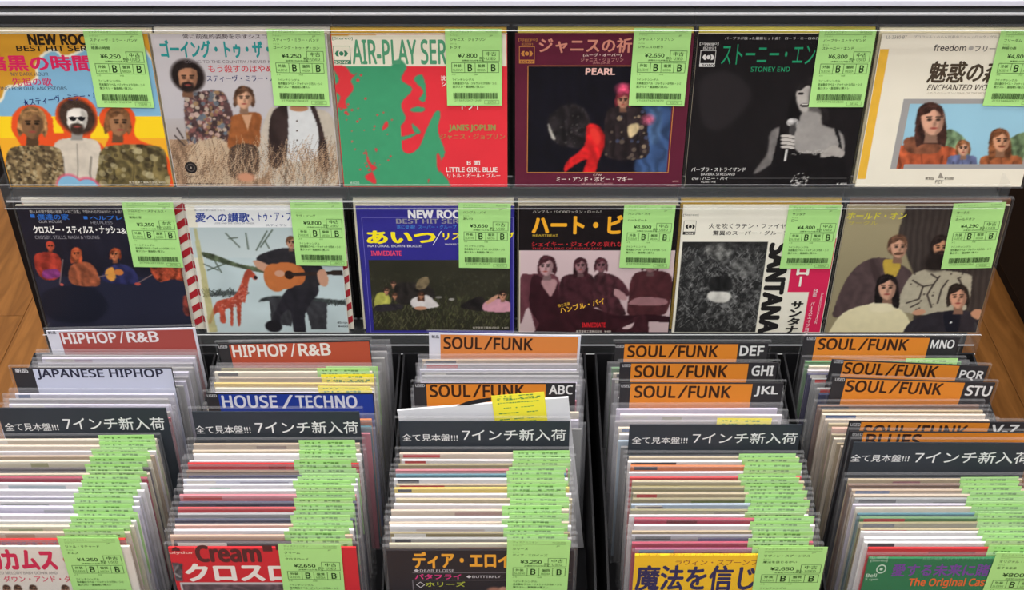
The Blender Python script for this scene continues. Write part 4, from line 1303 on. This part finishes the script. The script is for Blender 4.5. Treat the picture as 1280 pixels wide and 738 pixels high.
def between(b, y0, y1, cols, cx0, cx1, landmark, tag=None, z=.678, films=None, dx=.002, dz=.002, skip=()):
    n = len(cols)
    for k, cn in enumerate(cols):
        f = (k + 1) / (n + 1)
        y = y0 + (y1 - y0) * f
        c = PALE[cn]
        v = rnd.uniform(-7, 7)
        c = tuple(max(0, min(250, a + v + rnd.uniform(-3, 3))) for a in c)
        marks = []
        if rnd.random() < .45:
            u = rnd.uniform(.02, .5)
            marks.append((u, rnd.uniform(.15, .5), u + rnd.uniform(.1, .4), rnd.uniform(.55, 1), tuple(max(0, a - rnd.uniform(20, 60)) for a in c)))
        if rnd.random() < .3:
            marks.append((.02, 0.05, rnd.uniform(.08, .3), .5, rnd.choice([(60, 60, 70), (190, 60, 60), (70, 100, 150), (224, 220, 214)])))
        tg = tag if not callable(tag) else tag(k)
        name = 'pale blue' if cn == 'skyblue' else ('dark brown' if cn == 'dark' else cn)
        lab = '%s jacket%s, %s %s' % (name, ' with green tag' if tg == 'g' else (' with yellow tag' if tg == 'y' else ''), WORD[k + 1] if landmark.startswith('from') else WORD[k], landmark)
        bin_record(cx0 + (cx1 - cx0) * f + rnd.uniform(-dx, dx), y, z + rnd.uniform(-dz, dz), c, lab, tg, marks, w=rnd.choice((.1770, .1785, .1795)),
                   roll=rnd.uniform(-.006, .006), film=films, group='records in the bins', lean=LEAN + rnd.uniform(-.004, .004), tagdx=rnd.uniform(-.006, .003), tagdz=rnd.uniform(-.0015, .0015))

# ---- fronts
def front(b, c, label, frame, tagpx, tag, paint, letters, x=None, w=.183):
    h = FRONT_TOPZ - ZB
    y = FRONT_Y[b] + math.sin(LEAN) * h
    t = thing('vinyl_single', label, 'record', (CX[b] if x is None else x, y, ZB), (LEAN, 0, 0), 'records in the bins')
    j = obj('jacket', jacket_mesh(w, h, .0026, c), t)
    fn = surface_map(t, -.0013, frame)
    if paint:
        cv = Canvas(fn, -w / 2 + .0005, w / 2 - .0005, h - .062, h - .0005, 190, seed=b + 40)
        paint(cv)
        cv.build('artwork', j, -.0013 - .00005)
    P = Print(fn, -.0013 - .00008)
    P.xlim = w / 2 - .0002
    letters(P)
    P.build('lettering', j)
    obj('clear_sleeve', sleeve_mesh(.1895, .186, .0042, FILM, FILM_EDGE), t)
    fs = surface_map(t, -.0024, (0, 0, 1))
    a, b2 = fs(*tagpx[0]), fs(*tagpx[1])
    tg = obj('price_tag', TAG_MESH, t)
    tg.location = ((a[0] + b2[0]) / 2, -.0026, (a[1] + b2[1]) / 2)
    tg.scale = ((b2[0] - a[0]) / TAGW, 1, 1)
    tg.rotation_euler = (0, -math.atan2(b2[1] - a[1], b2[0] - a[0]), 0)
    tg['label'] = 'green price tag marked ' + tag[0]
    obj('tag_print', tag_print(*tag), tg)
    return t

def artb1(c):
    c.fill((222, 214, 204), .03, 6)
    c.rect(-300, 512, 560, 552, (104, 166, 200))
    for x in (30, 148, 290, 80):
        c.head(x, 738, 15, (180, 130, 100), (60, 36, 24), 'short')
def letb1(P):
    P.text('日本初登場の話題の曲！カムズ', -60, 524, 250, 540, (70, 110, 140))
    P.text('カムス・', 0, 562, 290, 645, (206, 36, 78), 0.06)
    P.text('カ', -96, 562, -14, 645, (206, 36, 78), 0.06)
    P.text('UNCHAINED MELODY BABY DOWN AND', -90, 655, 252, 668, (150, 142, 140), 0.01)
    P.text('ダウン・アンド・ダウン', 12, 674, 312, 702, (214, 60, 92), 0.012, vis='ダウン・アンド・ダ')
front(0, (222, 214, 204), 'cream sleeve with blue band and crimson katakana, front of far-left bin', (0, 530, 3.55), ((72, 672.5), (148, 672.5)), ('¥4,250', 'リトル・リチャード', 'カムズ', 21), artb1, letb1)
def artb2(c):
    c.fill((206, 34, 44), .04, 6)
    c.poly([(92, 612), (170, 620), (172, 700), (96, 690)], (70, 66, 70), .5, smooth=False, cells=40)
    c.line([(100, 640), (160, 680)], (150, 146, 146), 1.2)
    c.line([(150, 630), (110, 690)], (120, 116, 118), 1.2)
    c.rect(160, 704, 640, 800, (196, 190, 190))
    c.rect(168, 712, 640, 800, (104, 84, 88), .3, 9)
    c.rect(868, 530, 1000, 900, (206, 34, 44), .03)
def letb2(P):
    P.frame(78, 538, 224, 604, (226, 120, 110), 0.0004)
    P.text('Polydor', 90, 566, 218, 580, (236, 196, 184), 0.02)
    P.poly([(122, 564), (126, 552), (140, 545), (156, 552), (162, 564)], (90, 24, 30))
    P.rect(82, 582, 220, 584, (236, 196, 184))
    P.text('Cream', 226, 542, 508, 610, (84, 30, 30), 0.06)
    P.rect(524, 540, 566, 566, (84, 30, 30))
    P.rect(582, 538, 640, 560, (84, 30, 30))
    P.text('クロスロー', 180, 622, 640, 696, (236, 228, 220), 0.05, vis='クロスロ')
front(1, (206, 34, 44), 'bright red sleeve with white katakana, front of second bin from left', (180, 530, 3.547), ((347, 680), (426, 681)), ('¥2,650', 'クリーム', 'クロスロード', 22), artb2, letb2)
def artb3(c):
    c.fill((34, 28, 32), .1, 6)
    c.ell(560, 745, 34, 20, (160, 110, 90), edge=.3)
    c.ell(600, 735, 18, 12, (190, 140, 116), edge=.3)
def letb3(P):
    P.text('ディア・エロイーズ', 198, 570, 628, 640, (236, 166, 46), 0.05, vis='ディア・エロイ')
    P.text('◆DEAR ELOISE', 202, 644, 382, 658, (196, 192, 196), 0.005)
    P.rect(196, 660, 900, 662, (120, 114, 120))
    P.text('バタフライ', 208, 667, 412, 689, (216, 56, 130), 0.03)
    P.text('◆BUTTERFLY', 436, 671, 588, 685, (206, 202, 206), 0.01)
    P.rect(196, 692, 900, 694, (120, 114, 120))
    P.rect(196, 692, 200, 900, (120, 114, 120))
    P.text('◇', 212, 700, 252, 727, (206, 202, 206))
    P.text('ホリーズ', 256, 700, 430, 722, (176, 186, 60), 0.02)
front(2, (34, 28, 32), 'black sleeve with orange-yellow katakana, front of the middle bin', (460, 530, 3.547), ((634, 675), (713, 676)), ('¥3,250', 'ホリーズ', 'ディア・エロイーズ', 23), artb3, letb3)
def artb4(c):
    c.fill((238, 190, 30), .04, 6)
    c.rect(-60, 540, 156, 900, (238, 190, 30))
def letb4(P):
    n = (40, 36, 84)
    P.text('LL-2410-KC', 176, 572, 272, 586, (110, 84, 30))
    P.text('話題のフォーク・ロック・グループ ラヴィン・スプーンフル', 308, 574, 700, 587, (120, 92, 30))
    P.text('ラヴィン・スプーンフル', 336, 602, 700, 628, (150, 76, 40), 0.01, vis='ラヴィン・スプーンフ')
    P.text('魔法を信じる', 165, 630, 696, 738, n, 0.035, vis='魔法を信じ')
front(3, (238, 190, 30), 'yellow sleeve with big navy brush lettering, front of fourth bin', (750, 530, 3.547), ((949, 684), (1035, 684)), ('¥2,650', 'ラヴィン・スプーンフル', '魔法を信じるかい', 24), artb4, letb4, x=.2110)
def artb5(c):
    c.fill((36, 116, 74), .05, 5)
def letb5(P):
    w = (190, 216, 196)
    P.text('BELL-68002', 228, 588, 322, 598, w)
    P.text('[Stereo]', 244, 601, 318, 614, w)
    P.text('話題の映画「マイラ」サウンドトラック盤', 476, 592, 800, 606, (110, 168, 132))
    pts = [(218, 662), (222, 640), (236, 622), (256, 622), (266, 640), (270, 662)]
    P.poly(pts, w)
    P.poly([(224, 658), (228, 642), (239, 628), (253, 628), (261, 642), (265, 658)], (36, 116, 74))
    P.disc(289, 644, 22, 20, w)
    P.disc(289, 644, 17, 15, (36, 116, 74))
    P.disc(289, 644, 7, 6, w)
    P.text('Bell', 224, 664, 270, 680, w, 0.02)
    P.text('45 rpm', 206, 684, 276, 697, w)
    P.text('愛する未来に賭けて', 346, 622, 776, 675, (112, 66, 150), 0.03, vis='愛する未来に賭')
    P.text('The Original Caste', 416, 684, 770, 728, (222, 104, 44), 0.035, vis='The Original Cast')
front(4, (36, 116, 74), 'green sleeve with purple lettering and bell emblem, front of far-right bin', (1020, 530, 3.546), ((1246, 691), (1326, 693)), ('¥800', 'オリジナル・キャスト', '愛する未来', 25), artb5, letb5, x=.437)

# ---- records between the front ones and the signs
for b in range(5):
    cols = SEQ[b][1:]
    x1 = CX[b] + (-.002, -.006, .002, .004, .002)[b]
    between(b, FRONT_Y[b], SIGN_Y[b] - .003, cols, CX[b], x1, 'from the front, ' + BN[b], 'g', z=.684 if b == 4 else .679)

# ------------------------------------------------------------------ genre dividers and sign cards
def card(kind, label, frame, ztop, y_px, x_left, x_right, h, body, draw, plate=(.0025, .0035), roll=0.0, group=None, lean=LEAN, ylift=None):
    """x_left / x_right / y_px: top corners of the card measured in the crop"""
    ox, oy, s = frame
    y = y_at(oy + y_px / s, ztop)
    z0 = ztop - h
    d0 = (CAM.z - ztop) / (math.sin(PITCH) - (369 - (oy + y_px / s)) / FPX * math.cos(PITCH))
    xl = (ox + x_left / s - 640) / FPX * d0
    xr = (ox + x_right / s - 640) / FPX * d0
    w = xr - xl
    t = thing(kind, label, 'sign' if kind == 'sign_card' else 'divider', ((xl + xr) / 2 - math.sin(roll) * h, y + math.sin(lean) * h, z0), (lean, roll, 0), group)
    bd = obj('card', box_mesh('card', [(-w / 2, w / 2, -.0006, .0006, 0, h)], [paper(body)]), t)
    fn = surface_map(t, -.0006, frame)
    P = Print(fn, -.0006 - .00006)
    draw(P, w, h)
    P.build('lettering', bd)
    pw, ph = plate
    obj('clear_holder', box_mesh('clear_holder', [(-w / 2 - pw, w / 2 + pw, -.0022, .0018, .001, h + ph)], [FILM_DISPLAY, FILM_EDGE], (1, 1, 0, 0, 1, 1)), t)
    return t, y

SLATE = (46, 52, 60)
CH = (228, 228, 228)
def sign(b, frame, y_px, xl, xr, small, big, roll=0.0, pos=''):
    def draw(P, w, h):
        P.text('全て見本盤!!!', *small, CH, 0.004, shear=.0)
        P.text('7インチ新入荷', *big, CH, 0.006, shear=.0)
    zt = .728 if b == 4 else .716
    return card('sign_card', 'dark slate sign card with white brush lettering, ' + BN[b], frame, zt, y_px, xl, xr, zt - .506, SLATE, draw, plate=(.004, .006), roll=roll, group='new arrival sign cards')
D1, D2, D3, D4, D5 = (0, 400, 4.61), (230, 400, 4.611), (480, 400, 4.571), (740, 400, 4.571), (980, 400, 3.69)
sign(0, D1, 506, -22, 955, (22, 595, 330, 640), (355, 562, 940, 635))
sign(1, D2, 528, 45, 1010, (62, 610, 380, 656), (405, 585, 1000, 656))
sign(2, D3, 578, 85, 1062, (103, 652, 420, 693), (445, 625, 1042, 690))
sign(3, D4, 598, 215, 1200, (230, 668, 548, 708), (578, 645, 1178, 708))
sign(4, D5, 565, 322, 1150, (312, 622, 582, 655), (610, 608, 1150, 662), roll=0.006)

def divider(b, frame, y_px, xl, xr, label, body, tagc, tagw, bandc, band, word, wordbox, wordc, small, smallbox, smallc, letters=None, lbox=None, roll=0.0, vis=None):
    def draw(P, w, h):
        # coloured band and the small corner label, both printed down the whole card
        a = P.fn(band[0], y_px)[0]
        c2 = P.fn(band[1], y_px)[0]
        gap = band[2]
        P._add([(a, .002), (c2, .002), (c2, h - gap), (a, h - gap)], [(0, 1, 2, 3)], bandc)
        P.k += 1
        cuts = {'SOUL/FUNK': (.425, .45, .55, .565), 'HIPHOP/R&B': (.56, .59, .65, .68), 'HOUSE/TECHNO': (.405, .44, .53, .55)}.get(word)
        if cuts:
            u0, v0, u1, v1 = P.box(*wordbox)
            keep, P.fn = P.fn, (lambda x, y: (x, y))
            q = [u0 + (u1 - u0) * c for c in cuts]
            one, two = word.split('/')
            e = (v0 - v1) * .05
            P.text(one, u0, v0, q[0], v1, wordc, 0.034)
            P.text('/', q[1], v0 + e, q[2], v1 - e, wordc, 0.0)
            P.text(two, q[3], v0, u1, v1, wordc, 0.034)
            P.fn = keep
        else:
            P.text(word, *wordbox, wordc, 0.034)
        P.text(small, *smallbox, smallc, 0.02)
        if letters:
            P.text(letters, *lbox, (228, 228, 228), 0.034)
    zt = .722 if word == 'BLUES' or letters == 'V-Z' else .708
    return card('genre_divider', label, frame, zt, y_px, xl, xr, zt - .503, body, draw, roll=roll, group='genre dividers')
DK = (48, 46, 50)
WH = (214, 214, 226)
OR = (226, 138, 48)
INK_D = (62, 36, 24)
rr = math.radians
_, yA = divider(0, D1, 52, 262, 1126, 'white-edged red divider lettered HIPHOP/R&B, back of far-left bin', WH, WH, 0, (166, 76, 70), (332, 1110, .0022), 'HIPHOP/R&B', (352, 79, 905, 138), (230, 224, 226), '新品', (274, 66, 320, 82), (60, 60, 70), roll=-.028)
_, yB = divider(0, D1, 275, 66, 990, 'white divider lettered JAPANESE HIPHOP in far-left bin', DK, DK, 0, (204, 208, 228), (185, 985, .0008), 'JAPANESE HIPHOP', (204, 285, 934, 343), (44, 44, 66), '新品', (84, 280, 156, 304), (220, 220, 224), roll=-.003)
_, yC = divider(1, D2, 125, 192, 1070, 'dark divider with red band lettered HIPHOP/R&B in second bin', DK, DK, 0, (180, 80, 58), (255, 1066, .0015), 'HIPHOP/R&B', (274, 148, 838, 216), (230, 224, 220), 'USED', (198, 148, 248, 164), (206, 206, 210), roll=-.030)
_, yD = divider(1, D2, 420, 124, 1092, 'dark divider with blue band lettered HOUSE/TECHNO in second bin', DK, DK, 0, (36, 62, 156), (194, 1086, .0015), 'HOUSE/TECHNO', (216, 437, 992, 505), (220, 222, 236), 'USED', (132, 430, 187, 445), (206, 206, 210))
_, yE = divider(2, D3, 80, 257, 1126, 'white-edged orange divider lettered SOUL/FUNK, back of middle bin', WH, WH, 0, (216, 132, 66), (322, 1112, .002), 'SOUL/FUNK', (342, 98, 850, 164), INK_D, '新品', (272, 87, 314, 104), (60, 60, 70), roll=.026)
_, yF = divider(2, D3, 360, 168, 1096, 'dark divider with orange band lettered SOUL/FUNK ABC in middle bin', DK, DK, 0, OR, (240, 924, .001), 'SOUL/FUNK', (262, 372, 800, 440), INK_D, 'USED', (180, 367, 232, 383), (206, 206, 210), 'ABC', (945, 373, 1078, 424))
_, yG = divider(3, D4, 130, 134, 1010, 'dark divider with orange band lettered SOUL/FUNK DEF, rearmost in fourth bin', DK, DK, 0, OR, (187, 838, .0015), 'SOUL/FUNK', (207, 148, 722, 212), INK_D, 'USED', (136, 143, 184, 158), (206, 206, 210), 'DEF', (850, 149, 984, 203), roll=.002)
_, yH = divider(3, D4, 243, 160, 1062, 'dark divider with orange band lettered SOUL/FUNK GHI in fourth bin', DK, DK, 0, OR, (225, 897, .0012), 'SOUL/FUNK', (247, 262, 776, 328), INK_D, 'USED', (174, 253, 222, 268), (206, 206, 210), 'GHI', (918, 263, 1040, 318), roll=.002)
_, yI = divider(3, D4, 358, 162, 1096, 'dark divider with orange band lettered SOUL/FUNK JKL in fourth bin', DK, DK, 0, OR, (222, 920, .0012), 'SOUL/FUNK', (247, 378, 796, 444), INK_D, 'USED', (168, 369, 220, 385), (206, 206, 210), 'JKL', (934, 380, 1066, 435), roll=.004)
_, yJ = divider(4, D5, 76, 94, 812, 'dark divider with orange band lettered SOUL/FUNK MNO, rearmost in far-right bin', DK, DK, 0, OR, (150, 676, .001), 'SOUL/FUNK', (164, 86, 578, 137), INK_D, 'USED', (108, 78, 148, 92), (206, 206, 210), 'MNO', (684, 92, 790, 130), roll=.014)
_, yK = divider(4, D5, 196, 218, 950, 'dark divider with orange band lettered SOUL/FUNK PQR in far-right bin', DK, DK, 0, OR, (276, 816, .001), 'SOUL/FUNK', (285, 196, 720, 248), INK_D, 'USED', (232, 184, 276, 198), (206, 206, 210), 'PQR', (818, 232, 926, 275), roll=.058)
_, yL = divider(4, D5, 276, 226, 980, 'dark divider with orange band lettered SOUL/FUNK STU in far-right bin', DK, DK, 0, OR, (286, 840, .001), 'SOUL/FUNK', (295, 279, 742, 331), INK_D, 'USED', (238, 268, 282, 282), (206, 206, 210), 'STU', (848, 303, 962, 348), roll=.046)
_, yM = divider(4, D5, 468, 300, 1120, 'dark divider with orange band lettered SOUL/FUNK V-Z in far-right bin', DK, DK, 0, OR, (358, 952, .001), 'SOUL/FUNK', (372, 486, 850, 548), INK_D, 'USED', (308, 476, 354, 490), (206, 206, 210), 'V-Z', (964, 484, 1086, 530), roll=.010)
_, yN = divider(4, D5, 515, 306, 1150, 'dark divider with orange band lettered BLUES in far-right bin', DK, DK, 0, OR, (368, 1150, .001), 'BLUES', (385, 527, 636, 587), INK_D, 'USED', (318, 521, 364, 535), (206, 206, 210), roll=.010)

# ---- records standing behind the signs
GREY_FILM = film_mat('milky_sleeve_film', 0.10, 0.2, (214, 214, 222), fres=.5)
PALE['haze'] = (150, 148, 156)
def back(b, y0, y1, cols, x0, x1, mark, tag=None, z=.676, film=GREY_FILM, dx=.003):
    if y1 - y0 < 0:
        y0, y1 = y1, y0
    between(b, y0, y1, cols, x0, x1, mark, tag, z=z, films=film, dx=dx)
ysg = [y_at(400 + 506 / 4.61, .716), y_at(400 + 528 / 4.611, .716), y_at(400 + 578 / 4.571, .716), y_at(400 + 598 / 4.571, .716), y_at(400 + 565 / 3.69, .728)]
back(0, ysg[0], yB, ['lavender', 'grey', 'pink', 'grey', 'lavender', 'grey', 'lavender'], -.462, -.470, 'behind the sign card, far-left bin')
back(0, yB, yA, ['grey', 'lavender', 'grey', 'lavender', 'grey', 'grey', 'lavender', 'grey'], -.459, -.456, 'behind the JAPANESE HIPHOP divider, far-left bin')
back(1, ysg[1], yD, ['pink', 'teal', 'orange'], -.240, -.240, 'behind the sign card, second bin')
back(1, yD, yC, ['ivory', 'pink', 'peach', 'lavender', 'ivory', 'yellow', 'tan', 'ivory', 'olive'], -.244, -.246, 'behind the HOUSE/TECHNO divider, second bin', lambda k: 'y' if k in (3, 4, 6) else ('g' if k in (7, 8) else None))
back(1, yC, 1.112, ['grey', 'grey', 'dark'], -.236, -.236, 'behind the red HIPHOP/R&B divider, second bin')
back(2, ysg[2] + .016, yF, ['grey', 'lavender', 'ivory'], -.016, -.016, 'behind the tilted white record, middle bin')
back(2, yF, yE, ['pink', 'lavender', 'lavender', 'grey', 'lavender', 'grey', 'grey', 'lavender', 'grey', 'tan'], -.017, -.012, 'behind the ABC divider, middle bin')
back(3, ysg[3], yI, ['grey', 'skyblue', 'white', 'ivory', 'grey', 'white', 'lavender'], .203, .205, 'behind the sign card, fourth bin', lambda k: 'y' if k == 4 else None)
back(3, yI, yH, ['grey', 'ivory'], .206, .206, 'behind the JKL divider, fourth bin')
back(3, yH, yG, ['grey', 'ivory', 'green'], .203, .203, 'behind the GHI divider, fourth bin')
back(4, yM, yL, ['beige', 'tan', 'ivory', 'tan', 'peach', 'tan', 'beige', 'ivory', 'tan', 'brown'], .442, .424, 'behind the V-Z divider, far-right bin', film=FILM)
back(4, yL, yK, ['navy', 'grey'], .430, .432, 'behind the STU divider, far-right bin', film=FILM)
back(4, yK, yJ, ['grey', 'navy', 'white', 'ivory', 'green'], .430, .426, 'behind the PQR divider, far-right bin', lambda k: 'g' if k == 4 else None, film=FILM)

# ---- white record standing askew in the middle bin
yt = ysg[2] + .011
t = thing('vinyl_single', 'white sleeve standing askew above its neighbours, with yellow tag, middle bin', 'record', (-.0075, yt - .0115, .508), (LEAN, -.105, 0), 'records in the bins')
j = obj('jacket', jacket_mesh(.180, .224, .0026, (218, 218, 224)), t)
fn = surface_map(t, -.0013, D3)
P = Print(fn, -.0013 - .00006)
P.poly([(612, 444), (540, 452), (470, 468), (412, 492), (480, 488), (560, 474), (612, 464)][::-1], (36, 34, 36))
P.build('printed_arc', j)
a1, a2, a3 = fn(612, 430), fn(915, 410), fn(625, 525)
tg = obj('price_tag', TAG_Y_MESH, t)
tg.location = ((a1[0] + a2[0]) / 2, -.0020, (a1[1] + a2[1]) / 2)
tg.scale = ((a2[0] - a1[0]) / TAGW, 1, .6)
obj('tag_print', TAG_SMALL_PRINT, tg)

# ---- sleeves standing on the top deck of the rack, only their feet show
for k, (x, c, nm) in enumerate([(-.18, (226, 224, 228), 'white'), (.0, (222, 208, 150), 'pale yellow'), (.185, (150, 140, 130), 'grey-brown')]):
    t = thing('vinyl_single', nm + ' sleeve on the top deck, at the upper edge of the picture', 'record', (x, 1.150, 1.0985), (LEAN, 0, 0), 'records on the top deck')
    obj('jacket', jacket_mesh(.178, .178, T, c), t)
